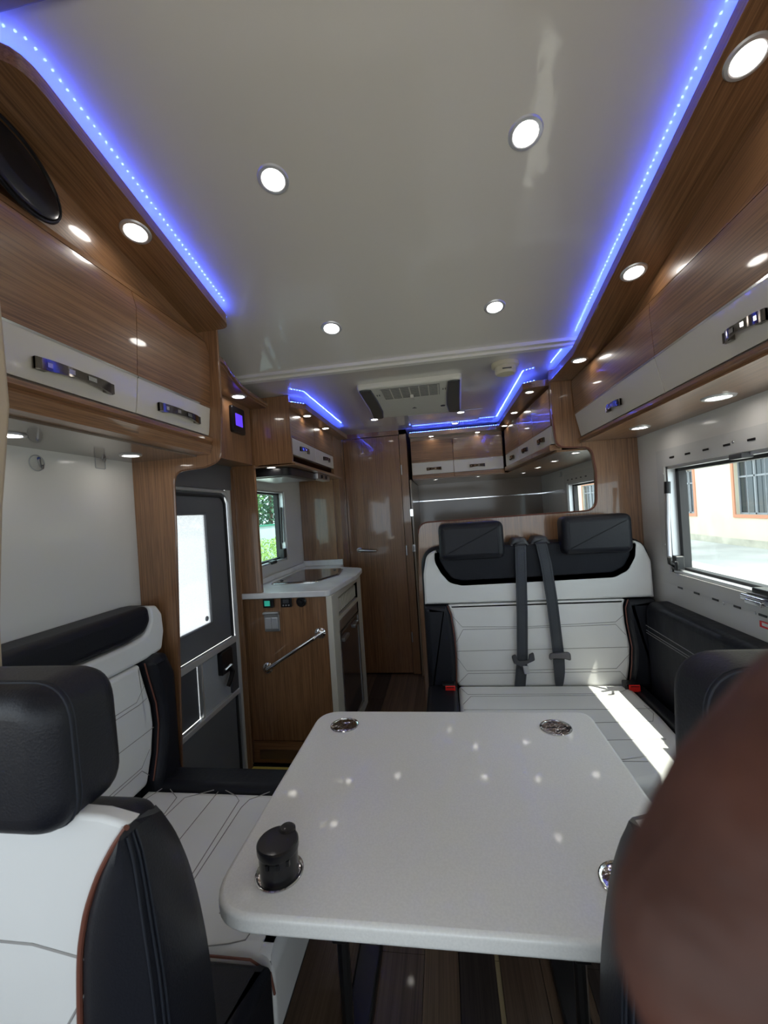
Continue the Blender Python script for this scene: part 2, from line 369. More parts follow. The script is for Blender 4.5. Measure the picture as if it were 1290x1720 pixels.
def zstrip(pts2, w=.009, dz=-.030, parent=None, up=1, chips=.0167):
    """led strip along (x, y, ztop_of_board) points; width is laid to the board side given by each point's own normal"""
    s = MB()
    for (p, q) in zip(pts2, pts2[1:]):
        a, b_ = Vector(p), Vector(q); d = (b_-a).normalized(); nn = Vector((-d.y, d.x, 0)).normalized()*w/2
        s.add([a-nn, a+nn, b_+nn, b_-nn, a-nn+Vector((0, 0, .002)), a+nn+Vector((0, 0, .002)), b_+nn+Vector((0, 0, .002)), b_-nn+Vector((0, 0, .002))], [(0, 1, 2, 3), (4, 5, 6, 7), (0, 1, 5, 4), (1, 2, 6, 5), (2, 3, 7, 6), (3, 0, 4, 7)])
    st = s.build('led_strip', LEDM, parent, False)
    d = MB(); rest = 0
    for (p, q) in zip(pts2, pts2[1:]):
        a, b_ = Vector(p), Vector(q); L = (b_-a).length; dd = (b_-a)/L; s0 = .008
        while s0 < L: c_ = a+dd*s0; d.box(c_.x-.002, c_.x+.002, c_.y-.002, c_.y+.002, c_.z+.002, c_.z+.0035); s0 += chips
    d.build('led_chips', LEDC, st, False, kind='stuff')
# fixed wedge board from cabinet to sloping soffit + soffit with LED strip
def pelmet(label, side, xe, xi, y0, y1, led_y1, end_round=True):
    t = thing('light_pelmet', label, 'pelmet', (xe, (y0+y1)/2, zso((y0+y1)/2)))
    v = []; o = side
    # outline seen from below in (x, y), extruded between two sloping planes
    yp = .638
    ol = rpoly([(xe, yp, .07), (xe, y1, .035 if end_round else 0), (xi, y1, 0), (xi, yp, 0)], 6)
    N = len(ol); v = [(x, y, cz(y)-.062) for x, y in ol]+[(x, y, cz(y)-.030) for x, y in ol]
    f = [tuple(range(N)), tuple(range(N, 2*N))]+[(i, (i+1) % N, (i+1) % N+N, i+N) for i in range(N)]
    MB().add(v, f).build('soffit_board', W_S, t)
    # wedge behind: from soffit down to the cabinet top
    v = []; 
    xa = xi-o*.035
    for y in (y0, y1): v += [(xa, y, cz(y)-.058), (xa+o*.02, y, 1.985), (xa+o*.06, y, 1.985), (xa+o*.06, y, cz(y)-.058)]
    MB().add(v, [(0, 1, 5, 4), (1, 2, 6, 5), (2, 3, 7, 6), (3, 0, 4, 7), (0, 3, 2, 1), (4, 5, 6, 7)]).build('wedge_board', W_S, t)
    zstrip([(xi+.02, .650, cz(.650)-.030), (xe-.045, .650, cz(.65)-.030), (xe-.018, .668, cz(.668)-.030), (xe-.010, .70, cz(.70)-.030), (xe-.010, led_y1, cz(led_y1)-.030)], parent=t)
    return t
pelmet('left sloping wooden light pelmet with a glowing blue strip along the ceiling', -1, -.702, -.86, .45, 1.385, 1.375)

sp = MB()
N = 28; v = [(-.818, .76, 2.08)]; prof = [(1, 0), (.98, .007), (.88, .011), (.45, .013)]
ring = []
for k, (s, h) in enumerate(prof):
    for i in range(N):
        a = 2*math.pi*i/N; ring.append((-.812+h-.1*(.07*s*math.sin(a)-.025*s*math.cos(a)), .735+.090*s*math.cos(a), 2.065+.07*s*math.sin(a)-.025*s*math.cos(a)))
f = [(k*N+i, k*N+(i+1) % N, (k+1)*N+(i+1) % N, (k+1)*N+i) for k in range(3) for i in range(N)]+[tuple(range(N))[::-1], tuple(3*N+i for i in range(N))]
sp.add(ring, f)
t = thing('speaker', 'black oval loudspeaker on the wooden board above the left cabinet doors', 'speaker', (-.815, .745, 2.05))
sp.build('cover', BPLAST, t)
MB().tube([(-.806, .735+.093*math.cos(2*math.pi*i/40), 2.065+.072*math.sin(2*math.pi*i/40)-.026*math.cos(2*math.pi*i/40)) for i in range(40)], .004, 6, True).build('rim', BPLAST, t)

# ================================================================== RIGHT OVERHEAD CABINETS
RPROF = [(.662, 1.905), (.664, 1.82), (.668, 1.737), (.690, 1.628)]
def rcab(label, y0, y1, hy): return cab_unit(label, 1, RPROF, y0, y1, .949, (1.93, .690), 1.60, hy, None, L=.125)
rcab('overhead cabinet above the large side window, nearer the camera at the right picture edge', .62, 1.383, 1.012)
rcab('overhead cabinet above the large side window, farther from the camera beside the wooden divider', 1.383, 2.165, 1.715)
# right pelmet (goes on beyond the front ceiling slope)
t = thing('light_pelmet', 'right sloping wooden light pelmet with a glowing blue strip along the ceiling', 'pelmet', (.6, 1.3, 2.0))
def zr(y): return cz(y) if y < 1.80 else 1.97
pts = [(.35, .562), (1.75, .562), (1.80, .562), (2.165, .555)]
lo = [(x, y, zr(y)-.062) for y, x in pts]+[(.74, y, zr(y)-.062) for y, x in pts[::-1]]
hi = [(x, y, zr(y)-.030) for y, x in pts]+[(.74, y, zr(y)-.030) for y, x in pts[::-1]]
N = len(lo)
qs = [(i, i+1, 2*4-2-i, 2*4-1-i) for i in range(3)]
MB().add(lo+hi, qs+[tuple(a+N for a in q) for q in qs]+[(i, (i+1) % N, (i+1) % N+N, i+N) for i in range(N)]).build('soffit_board', W_S, t)
v = []; ysr = [.35, 1.8, 2.165]
for y in ysr: v += [(.705, y, zr(y)-.058), (.690, y, 1.90), (.76, y, 1.90), (.76, y, zr(y)-.058)]
f = []
for k in range(2):
    for i in range(4): j = (i+1) % 4; f.append((4*k+i, 4*k+j, 4*k+4+j, 4*k+4+i))
MB().add(v, f+[(3, 2, 1, 0), (8, 9, 10, 11)]).build('wedge_board', W_S, t)
zstrip([(.572, .36, cz(.36)-.030), (.572, 1.77, cz(1.77)-.030)], parent=t)
zstrip([(.574, 1.84, 1.94), (.568, 2.155, 1.94)], parent=t)
# right divider with the opening to the bed
rp_ = rpoly([(.95, 0), (.95, 2.0), (.565, 2.0), (.565, 1.75, 0), (.575, 1.585, .05), (.738, 1.572, .05), (.752, 1.45, .2), (.745, 1.262, .06), (-.135, 1.252, .06), (-.155, .9, 0), (-.155, 0)], 6)
t = thing('partition_panel', 'glossy wooden divider with rounded opening behind the rear double bench', 'panel', (.4, 2.2, 0))
MB().prism(rp_, 'y', 2.175, 2.21, .003, .003, 2).build('board', W_Z, t)
MB().tube([(x, 2.175, z) for x, z in rp_ if (x < .80 and z > .85)][1:-1] , .004, 6).build('edge_trim', PIPING, t)

# ================================================================== REAR U OF CABINETS
GR = 'small overhead cabinets round the rear bed'
def small_x(label, y0, y1, hy, xf=.50, side=1, wallx=.87, band=(1.61, 1.70), top=1.89, L=.11):
    t = thing('overhead_cabinet', label, 'cabinet', (xf, (y0+y1)/2, 1.56))
    MB().box(min(xf+side*.02, wallx), max(xf+side*.02, wallx), y0, y1, 1.585, 1.935).build('carcass', W_Y, t)
    d = MB().rbox(min(xf, xf+side*.018), max(xf, xf+side*.018), y0+.002, y1-.002, band[1]+.002, top, .002).build('door', W_Y, t)
    MB().rbox(min(xf, xf+side*.018), max(xf, xf+side*.018), y0+.002, y1-.002, band[0], band[1], .002).build('lower_band', CREAM, d)
    MB().box(min(xf-side*.002, xf), max(xf-side*.002, xf), y0+.002, y1-.002, band[1]-.002, band[1]+.002).build('chrome_strip', CHROME, d, False)
    handle_parts(d, xf, hy, (band[0]+band[1])/2-.005, 'y', L, -side)
    MB().rbox(min(xf-side*.012, xf+side*.05), max(xf-side*.012, xf+side*.05), y0, y1, 1.575, band[0]-.004, .004).build('bottom_rail', W_Y, t)
    t.location.x = xf+.056*(3.35-(y0+y1)/2); t.rotation_euler.z = .056      # the run widens slightly towards the divider
    return t
small_x('first small cabinet behind the divider on the right of the rear bed', 2.215, 2.55, 2.38)
small_x('middle small cabinet on the right side of the rear bed', 2.55, 2.90, 2.73)
small_x('last small cabinet on the right of the rear bed, at the inner corner', 2.90, 3.33, 3.10)
def small_y(label, x0, x1, hx, yf=3.42, L=.12):
    t = thing('overhead_cabinet', label, 'cabinet', ((x0+x1)/2, yf, 1.56))
    MB().box(x0, x1, yf+.02, 4.198, 1.585, 1.935).build('carcass', W_X, t)
    d = MB().rbox(x0+.002, x1-.002, yf, yf+.018, 1.705, 1.88, .002).build('door', W_X, t)
    MB().rbox(x0+.002, x1-.002, yf, yf+.018, 1.605, 1.703, .002).build('lower_band', CREAM, d)
    MB().box(x0+.002, x1-.002, yf-.002, yf, 1.701, 1.705).build('chrome_strip', CHROME, d, False)
    handle_parts(d, hx, yf, 1.645, 'x', L, 1)
    MB().rbox(x0, x1, yf-.012, yf+.05, 1.57, 1.60, .004).build('bottom_rail', W_X, t)
small_y('rear wall overhead cabinet next to the wardrobe, left of the pair', -.235, .105, -.055)
small_y('rear wall overhead cabinet at the right inner corner', .105, .498, .29)
t = thing('underside_panel', 'wooden underside board around the rear bed cabinets carrying small downlights', 'panel', (.3, 3.2, 1.56))
MB().prism([(.585, 2.215), (.949, 2.215), (.949, 4.19), (.53, 4.19), (.53, 3.30)], 'z', 1.565, 1.574).build('board', W_Y, t); MB().box(-.235, .53, 3.45, 4.19, 1.565, 1.574).build('board', W_X, t)
# pelmet over the rear cabinets: chamfered start, right run, rear run
t = thing('light_pelmet', 'rear U-shaped wooden light pelmet with blue strip around the bed cabinets', 'pelmet', (.2, 3.0, 1.92))
ol = [(.565, 2.215), (.60, 2.215), (.60, 3.46), (-.235, 3.46), (-.235, 3.335), (.445, 3.335), (.445, 2.30)]
for q in ([(.565, 2.213), (.62, 2.213), (.62, 3.46), (.445, 3.335), (.445, 2.245), (.50, 2.213)], [(.445, 3.335), (.62, 3.46), (-.235, 3.46), (-.235, 3.335)]):
    MB().prism(q, 'z', 1.905, 1.937).build('soffit_board', W_Y if q[0][0] > .5 else W_X, t)
zstrip([(.505, 2.218, 1.937), (.453, 2.25, 1.937), (.453, 3.343, 1.937), (-.23, 3.343, 1.937)], parent=t)

# ================================================================== WARDROBE / BATHROOM BOX, KITCHEN
struct('wall_bathroom', MB().box(-.845, -.80, 3.20, 4.2, 0, 1.99).box(-.80, -.785, 3.352, 3.40, 0, 1.972).box(-.32, -.262, 3.352, 3.40, 0, 1.972).box(-.80, -.262, 3.352, 3.40, 1.935, 1.972).box(-.30, -.262, 3.40, 4.2, 0, 1.972), W_Z)
d = root_struct('door_2', 'flush wooden door', (-.55, 3.36, 0))
MB().rbox(-.782, -.323, 3.352, 3.375, .01, 1.931, .002).build('door_leaf', W_Z, d)
h = MB(); h.lathe([(.022, 0), (.022, -.012), (.018, -.016)], (-.70, 3.352, 1.022), 'y', 20); h.tube([(-.70, 3.34, 1.022), (-.70, 3.318, 1.022), (-.685, 3.31, 1.022), (-.60, 3.305, 1.014), (-.555, 3.307, 1.012)], [.011, .012, .0125, .010, .008], 10)
h.build('door_handle', STEEL, d)
for z in (1.0, .30, 1.65): MB().rbox(-.318, -.310, 3.338, 3.352, z-.04, z+.04, .002).build('hinge', STEEL, d)
t = thing('partition_panel', 'upright wooden side panel between hob and bathroom door', 'panel', (-1.0, 3.2, 0))
MB().box(-1.118, -.846, 3.18, 3.21, .0, 1.98).build('board', W_Z, t)
t = thing('wall_panel', 'narrow grey-brown side panel with small chrome hinges left of the rear bench', 'panel', (-.24, 2.9, 0))
MB().box(-.250, -.238, 3.30, 4.19, .0, 1.56).build('board', WALLG, t)
for z in (1.02, 1.30): MB().rbox(-.262, -.236, 3.27, 3.298, z-.03, z+.03, .003).build('hinge', CHROME, t)

# column + lobby panels between door and kitchen
t = thing('column_panel', 'wooden column between entrance door and kitchen window, standing on the countertop', 'panel', (-1.05, 2.1, .93))
MB().box(-1.118, -.985, 2.10, 2.125, .932, 1.614).build('board', W_Z, t)
MB().box(-1.118, -1.095, 2.085, 2.10, 0, 1.60).build('door_jamb', W_Z, t)
t = thing('lobby_panel', 'wooden panel above the entrance door carrying the blue-lit control display', 'panel', (-1.0, 1.8, 1.6))
MB().box(-1.118, -.99, 1.42, 2.105, 1.615, 1.97).build('board', W_Z, t)
so = [(-1.0, 1.42), (-.80, 1.42)]+[(-.80-.10*math.sin(math.pi/2*k/8), 1.50+.52*k/8) for k in range(9)]+[(-.90, 2.13), (-1.0, 2.13)]
MB().prism(so, 'z', 1.915, 1.95).build('soffit_board', W_Y, t)
MB().tube([(x+.002, y, 1.932) for x, y in so[1:-1]], .009, 8).build('edge_trim', W_Y, t)
t = thing('control_display', 'small black wall display with a glowing violet-blue screen above the door', 'display', (-.985, 1.96, 1.80))
MB().prism(rrect(1.885, 2.015, 1.755, 1.885, .014), 'x', -.992, -.974, 0, .004, 3).build('frame', BPLAST, t)
MB().prism(rrect(1.915, 1.985, 1.79, 1.85, .003), 'x', -.975, -.973).build('screen', BLUELCD, t)
# kitchen overhead unit
t = thing('overhead_cabinet', 'kitchen overhead cabinet pair with cream band over the cooker hood', 'cabinet', (-.78, 2.5, 1.6))
MB().box(-.998, -.775, 2.12, 2.138, 1.605, 1.97).build('end_panel', W_Z, t)
MB().box(-1.118, -.80, 2.14, 3.175, 1.66, 1.97).build('carcass', W_Y, t)
MB().prism([(-1.118, 2.10), (-.97, 2.12), (-.76, 2.12), (-.765, 3.175), (-1.118, 3.175)], 'z', 1.60, 1.618, .006, .006, 2).build('bottom_rail', W_Y, t)
for y0, y1, hy in ((2.14, 2.55, 2.33), (2.55, 2.98, 2.79)):
    d = MB().rbox(-.795, -.777, y0+.002, y1-.002, 1.752, 1.93, .002).build('door', W_Y, t)
    MB().rbox(-.795, -.776, y0+.002, y1-.002, 1.66, 1.75, .002).build('lower_band', CREAM, d)
    handle_parts(d, -.776, hy, 1.705, 'y', .15, 1)
MB().rbox(-.80, -.775, 2.985, 3.175, 1.62, 1.93, .003).build('filler_board', W_Z, t)
t = thing('light_pelmet', 'kitchen wooden light pelmet with a short blue strip near the air conditioner', 'pelmet', (-.74, 2.6, 1.92))
MB().prism([(-.80, 2.121), (-.765, 2.121), (-.705, 2.19), (-.705, 3.175), (-.80, 3.175)], 'z', 1.905, 1.935).build('soffit_board', W_Y, t)
zstrip([(-.79, 2.13, 1.935), (-.765, 2.133, 1.935), (-.714, 2.197, 1.935), (-.714, 3.05, 1.935)], parent=t)
# hood
t = thing('cooker_hood', 'slim black cooker hood with steel underside below the kitchen cabinet', 'hood', (-.9, 2.5, 1.57))
MB().prism(rpoly([(-1.09, 2.17, .02), (-.82, 2.17, .05), (-.80, 2.62, .02), (-1.09, 2.62, .02)], 5), 'z', 1.555, 1.60, .006, .004, 3).build('body', BPLAST, t)
MB().rbox(-.84, -.785, 2.60, 2.88, 1.562, 1.60, .004).build('control_box', STEEL, t)
MB().box(-1.07, -.85, 2.22, 2.58, 1.551, 1.5555).build('filter_plate', STEEL, t)
for yy in (2.68, 2.78): MB().lathe([(.012, 0), (.010, .008)], (-.785, yy, 1.58), 'x', 14).build('knob', BPLAST, t)
# base cabinet
t = thing('kitchen_base_cabinet', 'wooden kitchen base cabinet with switches and grab rail facing the dinette', 'cabinet', (-.85, 2.5, 0))
MB().box(-1.094, -.635, 2.12, 2.14, .135, .90).build('front_panel', W_Z, t)
MB().box(-1.118, -.80, 2.14, 3.175, .0, .90).build('carcass', W_Z, t)
MB().box(-1.094, -.635, 2.12, 2.14, .015, .13).build('kick_panel', W_X, t)
MB().box(-1.06, -.70, 2.116, 2.12, .035, .085).build('kick_inset', wood('dark_inset', 'x', (.05, .03, .02), (.08, .045, .03), (.1, .06, .04)), t)
MB().rbox(-.638, -.606, 2.108, 2.16, .0, .90, .004).build('corner_post', CREAM, t)
ff = MB(); ff.box(-.628, -.608, 2.16, 2.24, .0, .90).box(-.628, -.608, 2.74, 2.86, .0, .90).box(-.628, -.608, 2.24, 2.74, .865, .90).box(-.628, -.608, 2.24, 2.74, .735, .76).box(-.628, -.608, 2.24, 2.74, .0, .06)
ff.build('face_frame', CREAM, t)
MB().box(-.79, -.628, 2.842, 2.86, .0, .90).build('rear_side', W_Z, t)
vg = MB().box(-.640, -.632, 2.24, 2.74, .76, .865).build('vent_grille', GDARK, t)
for k in range(13): MB().box(-.634, -.614, 2.262+k*.036, 2.276+k*.036, .775, .85).build('slat', CREAM, vg, False)
t = thing('fridge', 'small dark glass-fronted fridge in the cream kitchen side under the vent', 'fridge', (-.62, 2.49, .06))
MB().box(-.78, -.632, 2.245, 2.735, .065, .73).build('body', GDARK, t)
dd = MB().rbox(-.632, -.612, 2.25, 2.73, .07, .665, .004).build('door', mat('fridge_glass', (.035, .033, .036), .12, coat=.6), t)
fr = MB().box(-.613, -.608, 2.25, 2.265, .07, .665).box(-.613, -.608, 2.715, 2.73, .07, .665).box(-.613, -.608, 2.25, 2.73, .07, .082).box(-.613, -.608, 2.25, 2.73, .653, .665).build('door_trim', STEEL, dd, False)
MB().rbox(-.614, -.598, 2.30, 2.42, .60, .62, .004).rbox(-.614, -.598, 2.58, 2.70, .60, .62, .004).build('handle', STEEL, dd)
MB().rbox(-.632, -.612, 2.25, 2.73, .67, .73, .003).build('top_panel', mat('fridge_top', (.16, .12, .10), .3), t)
# countertop
t = thing('countertop', 'pale marbled kitchen countertop with low backsplash', 'worktop', (-.85, 2.6, .92))
MB().prism(rpoly([(-1.118, 2.095, 0), (-.615, 2.095, .03), (-.575, 2.62, .1), (-.60, 2.93, .10), (-.80, 3.05, .03), (-.80, 3.175, 0), (-1.118, 3.175, 0)], 6), 'z', .90, .932, .006, .006, 3).build('slab', COUNTER, t)
MB().rbox(-1.117, -.80, 3.155, 3.175, .9325, .975, .003).build('backsplash', COUNTER, t)
MB().rbox(-1.119, -1.100, 2.13, 3.15, .9325, .965, .003).build('backsplash', COUNTER, t)
t = thing('hob', 'dark glass-topped hob with steel rim set in the countertop', 'hob', (-.88, 2.65, .934))
ho = rpoly([(-1.05, 2.33, .06), (-.77, 2.36, .05), (-.69, 2.62, .12), (-.73, 2.90, .05), (-1.05, 2.93, .06)], 6)
MB().prism(ho, 'z', .9325, .938, 0, .003, 2).build('rim', CHROME, t); MB().prism(inset(ho[::-1] if area(ho) < 0 else ho, .012), 'z', .938, .942, 0, .002, 2).build('glass_lid', HOB, t)
for p in ((-1.0, 2.42), (-.77, 2.80)): MB().lathe([(.010, 0), (.009, .004)], (p[0], p[1], .942), 'z', 14).build('lid_button', BPLAST, t)
# wall devices on the kitchen front
def dev(name, label, x0, x1, z0, z1, m, cat, inner=None, im=None, r=.006, iname='screen'):
    t = thing(name, label, cat, ((x0+x1)/2, 2.12, (z0+z1)/2))
    MB().prism(rrect(x0, x1, z0, z1, r), 'y', 2.1195, 2.105, 0, .003, 2).build('housing', m, t)
    if inner: MB().prism(rrect(*inner, .002), 'y', 2.106, 2.103).build(iname, im, t)
    return t
dev('heater_controller', 'small green-lit controller, leftmost device below the countertop', -.985, -.926, .850, .898, BPLAST, 'controller', (-.975, -.945, .860, .888), GREENLCD)
t = dev('socket_panel', 'small black panel, middle device below the countertop', -.885, -.826, .850, .900, BPLAST, 'panel', (-.872, -.840, .872, .892), GDARK)
for k in range(3): MB().lathe([(.004, 0), (.004, -.003)], (-.870+k*.015, 2.105, .861), 'y', 8).build('button', STEEL, t)
t = thing('rotary_dial', 'round black dial, rightmost device below the countertop', 'dial', (-.775, 2.12, .874))
MB().lathe([(.027, 0), (.027, -.006), (.022, -.010)], (-.775, 2.1195, .874), 'y', 24).build('bezel', BPLAST, t)
MB().lathe([(.013, 0), (.012, -.014)], (-.775, 2.110, .874), 'y', 18).build('knob', BPLAST, t)
t = thing('light_switch', 'silver double rocker light switch with hinged cover on the kitchen front', 'switch', (-.942, 2.12, .78))
MB().prism(rrect(-.985, -.900, .722, .812, .006), 'y', 2.1195, 2.110, 0, .003, 2).build('plate', STEEL, t)
for x0 in (-.977, -.942): MB().prism(rrect(x0, x0+.033, .738, .796, .002), 'y', 2.110, 2.104, 0, .002, 2).build('rocker', ALU, t)
MB().rbox(-.987, -.898, 2.095, 2.118, .814, .828, .003).build('cover', STEEL, t)
t = thing('grab_rail', 'diagonal chrome grab rail on the wooden kitchen front', 'rail', (-.83, 2.1, .6))
A, B = Vector((-.985, 2.12, .525)), Vector((-.683, 2.12, .705)); o_ = Vector((0, -.05, 0))
MB().tube([A, A+o_*.6, A+o_+(B-A)*.06, B+o_-(B-A)*.06, B+o_*.6, B], .0115, 12).build('bar', CHROME, t)
for p in (A, B): MB().lathe([(.030, 0), (.030, -.004), (.022, -.012), (.012, -.014)], p, 'y', 24).build('flange', CHROME, t)
tag(MB().rbox(-1.09, -.60, 2.02, 2.09, .001, .012, .003).build('threshold_strip', YELLOW), 'yellow edge strip on the floor in front of the kitchen cabinet', 'strip')

# ================================================================== WINDOWS AND DOOR
def window(name, xw, y0, y1, z0, z1, out, glassm, fr=.05, fm=WFRAME):
    t = root_struct(name, None, (xw, (y0+y1)/2, (z0+z1)/2)); i = -out
    # inner frame plate with raised lip
    m_ = MB(); fy0, fy1, fz0, fz1 = y0-fr, y1+fr, z0-fr*.9, z1+fr*1.2
    for a, b_, c, d in ((fy0, fy1, z1, fz1), (fy0, fy1, fz0, z0), (fy0, y0, z0, z1), (y1, fy1, z0, z1)):
        m_.box(min(xw, xw+i*.008), max(xw, xw+i*.008), a, b_, c, d)
    m_.build('window_frame', fm, t, False)
    m_ = MB(); xo = xw+out*.02
    for a, b_, c, d in ((y0, y1, z1-.012, z1), (y0, y1, z0, z0+.012), (y0, y0+.012, z0, z1), (y1-.012, y1, z0, z1)):
        m_.box(min(xw-i*.0, xw+out*.045), max(xw-i*.0, xw+out*.045), a, b_, c, d)
    m_.build('inner_lip', ALU, t, False)
    m_ = MB()
    for a, b_, c, d in ((y0, y1, z1-.024, z1-.012), (y0, y1, z0+.012, z0+.022), (y0+.012, y0+.03, z0, z1), (y1-.035, y1-.012, z0, z1)):
        m_.box(min(xw+out*.03, xw+out*.06), max(xw+out*.03, xw+out*.06), a, b_, c, d)
    m_.build('sash', RUBBER, t, False)
    MB().box(min(xw+out*.050, xw+out*.054), max(xw+out*.050, xw+out*.054), y0+.01, y1-.01, z0+.01, z1-.01).build('window_pane', glassm, t, False)
    return t
w1 = window('window_1', .95, .66, 1.935, .985, 1.435, 1, GLASS, .06)
for z in (1.468, .930):
    for k in range(10):
        yy = 1.866-k*.112
        if yy > .7: MB().box(.9395, .9425, yy-.016, yy+.016, z-.0035, z+.0035).build('slot', BPLAST, w1, False)
MB().tube([(.935, 1.905, 1.33), (.925, 1.895, 1.20), (.915, 1.88, 1.04)], .009, 10).build('gas_strut', STEEL, w1)
MB().tube([(.938, 1.906, 1.37), (.9345, 1.904, 1.32)], .012, 10).build('strut_cap', BPLAST, w1)
MB().rbox(.93, .965, 1.865, 1.905, 1.00, 1.06, .006).tube([(.93, 1.875, 1.02), (.905, 1.86, 1.035), (.90, 1.85, 1.06)], .008, 8).tube([(.93, 1.865, 1.02), (.915, 1.83, 1.015), (.91, 1.82, 1.045)], .006, 8).build('stay_joint', BMATT, w1)
MB().rbox(.925, .960, 1.44, 1.50, 1.415, 1.432, .003).build('blind_catch', GDARK, w1)
MB().rbox(.925, .962, 1.36, 1.49, .965, .985, .004).rbox(.918, .93, 1.39, 1.46, .960, .975, .003).build('blind_handle', CHROME, w1)
MB().rbox(.915, .955, 1.33, 1.42, 1.00, 1.018, .005).build('latch', BMATT, w1)
MB().box(.9385, .9422, 1.28, 1.43, .893, .912).build('rating_label', RED, w1, False)
MB().box(.9383, .9384, 1.29, 1.42, .899, .909).build('label_print', PLASTIC, w1, False)
for z, y in ((1.473, 1.50), (.925, 1.60), (.93, 1.45), (1.405, 1.945), (1.1, 1.965)): MB().lathe([(.005, 0), (.004, -.002)], (.942, y, z), 'x', 10).build('screw', STEEL, w1)
w2 = window('window_2', -1.12, 2.20, 2.83, 1.03, 1.51, -1, TGLASS, .05, WALLW)
MB().tube([(-1.13, 2.80, 1.40), (-1.135, 2.795, 1.15)], .008, 8).build('gas_strut', BMATT, w2)
MB().rbox(-1.145, -1.11, 2.76, 2.81, 1.045, 1.11, .006).build('stay_joint', BMATT, w2)
MB().rbox(-1.14, -1.105, 2.55, 2.62, 1.03, 1.05, .004).build('latch', BMATT, w2)
w3 = window('window_3', .95, 2.74, 3.35, .985, 1.445, 1, GLASS, .06)
for k in range(5): MB().box(.9395, .9425, 3.30-k*.10, 3.325-k*.10, 1.466, 1.474).build('slot', BPLAST, w3, False)
# entrance door
d1 = root_struct('door_1', None, (-1.12, 1.8, 0))
X0 = -1.135
MB().box(-1.1195, -1.110, 1.40, 2.098, 1.488, 1.614).build('head_panel', mat('dark_head', (.085, .085, .09), .5), d1, False)
# leaf lower skin
MB().box(-1.15, -1.135, 1.46, 2.06, -.30, .428).build('lower_skin', GDOOR, d1, False)
m_ = MB()                      # upper skin with window hole
for a, b_, c, d in ((1.46, 2.05, 1.37, 1.50), (1.46, 2.05, .726, .845), (1.862, 2.05, .845, 1.37), (1.46, 1.50, .845, 1.37)): m_.box(-1.15, -1.135, a, b_, c, d)
m_.build('upper_skin', GDOOR, d1, False)
MB().box(-1.146, -1.140, 1.50, 1.862, .845, 1.37).build('frosted_pane', FROST, d1, False)
m_ = MB()
for a, b_, c, d in ((1.50, 1.86, 1.362, 1.372), (1.50, 1.86, .838, .848), (1.858, 1.872, .838, 1.372)): m_.rbox(-1.140, -1.128, a, b_, c, d, .003)
m_.build('pane_bead', GDOOR, d1)
MB().lathe([(.012, 0), (.012, .004)], (-1.138, 1.825, .872), 'x', 16).build('pane_button', GLIGHT, d1)
# aluminium frame with rounded top corner
path = [(-1.125, 2.065, -.10), (-1.125, 2.065, 1.40)]+[(-1.125, 2.005+.06*math.cos(a), 1.42+.06*math.sin(a)) for a in [math.pi/2*k/8 for k in range(9)]]+[(-1.125, 1.46, 1.48)]
MB().tube(path, .010, 8).build('door_frame', ALU, d1)
path2 = [(-1.130, 2.04, -.10), (-1.130, 2.04, 1.39)]+[(-1.130, 1.985+.055*math.cos(a), 1.40+.055*math.sin(a)) for a in [math.pi/2*k/8 for k in range(9)]]+[(-1.130, 1.46, 1.455)]
MB().tube(path2, .007, 8).build('door_seal', RUBBER, d1)
MB().rbox(-1.135, -1.112, 1.46, 2.045, .694, .726, .004).build('rail', ALU, d1)
MB().rbox(-1.135, -1.112, 1.46, 2.045, .425, .450, .004).build('rail', ALU, d1)
MB().rbox(-1.135, -1.115, 1.722, 1.736, .45, .694, .003).build('rail', ALU, d1)
MB().box(-1.15, -1.137, 1.46, 1.722, .45, .694).build('dark_panel', GDARK, d1, False)
MB().box(-1.15, -1.130, 1.742, 2.03, .45, .694).build('light_panel', GLIGHT, d1, False)
MB().prism(rrect(1.88, 1.99, .575, .688, .012), 'x', -1.130, -1.108, 0, .005, 3).build('lock_body', BPLAST, d1)
MB().tube([(-1.105, 1.95, .60), (-1.095, 1.955, .57), (-1.095, 1.92, .53), (-1.10, 1.91, .515)], [.012, .013, .012, .009], 8).build('lock_lever', BPLAST, d1)
MB().tube([(-1.104, 1.90, .60), (-1.09, 1.93, .615), (-1.104, 1.965, .60)], .006, 8).build('lock_handle', STEEL, d1)
MB().box(-1.15, -1.12, 1.985, 2.05, .45, .69).build('lock_stile', GDARK, d1, False)

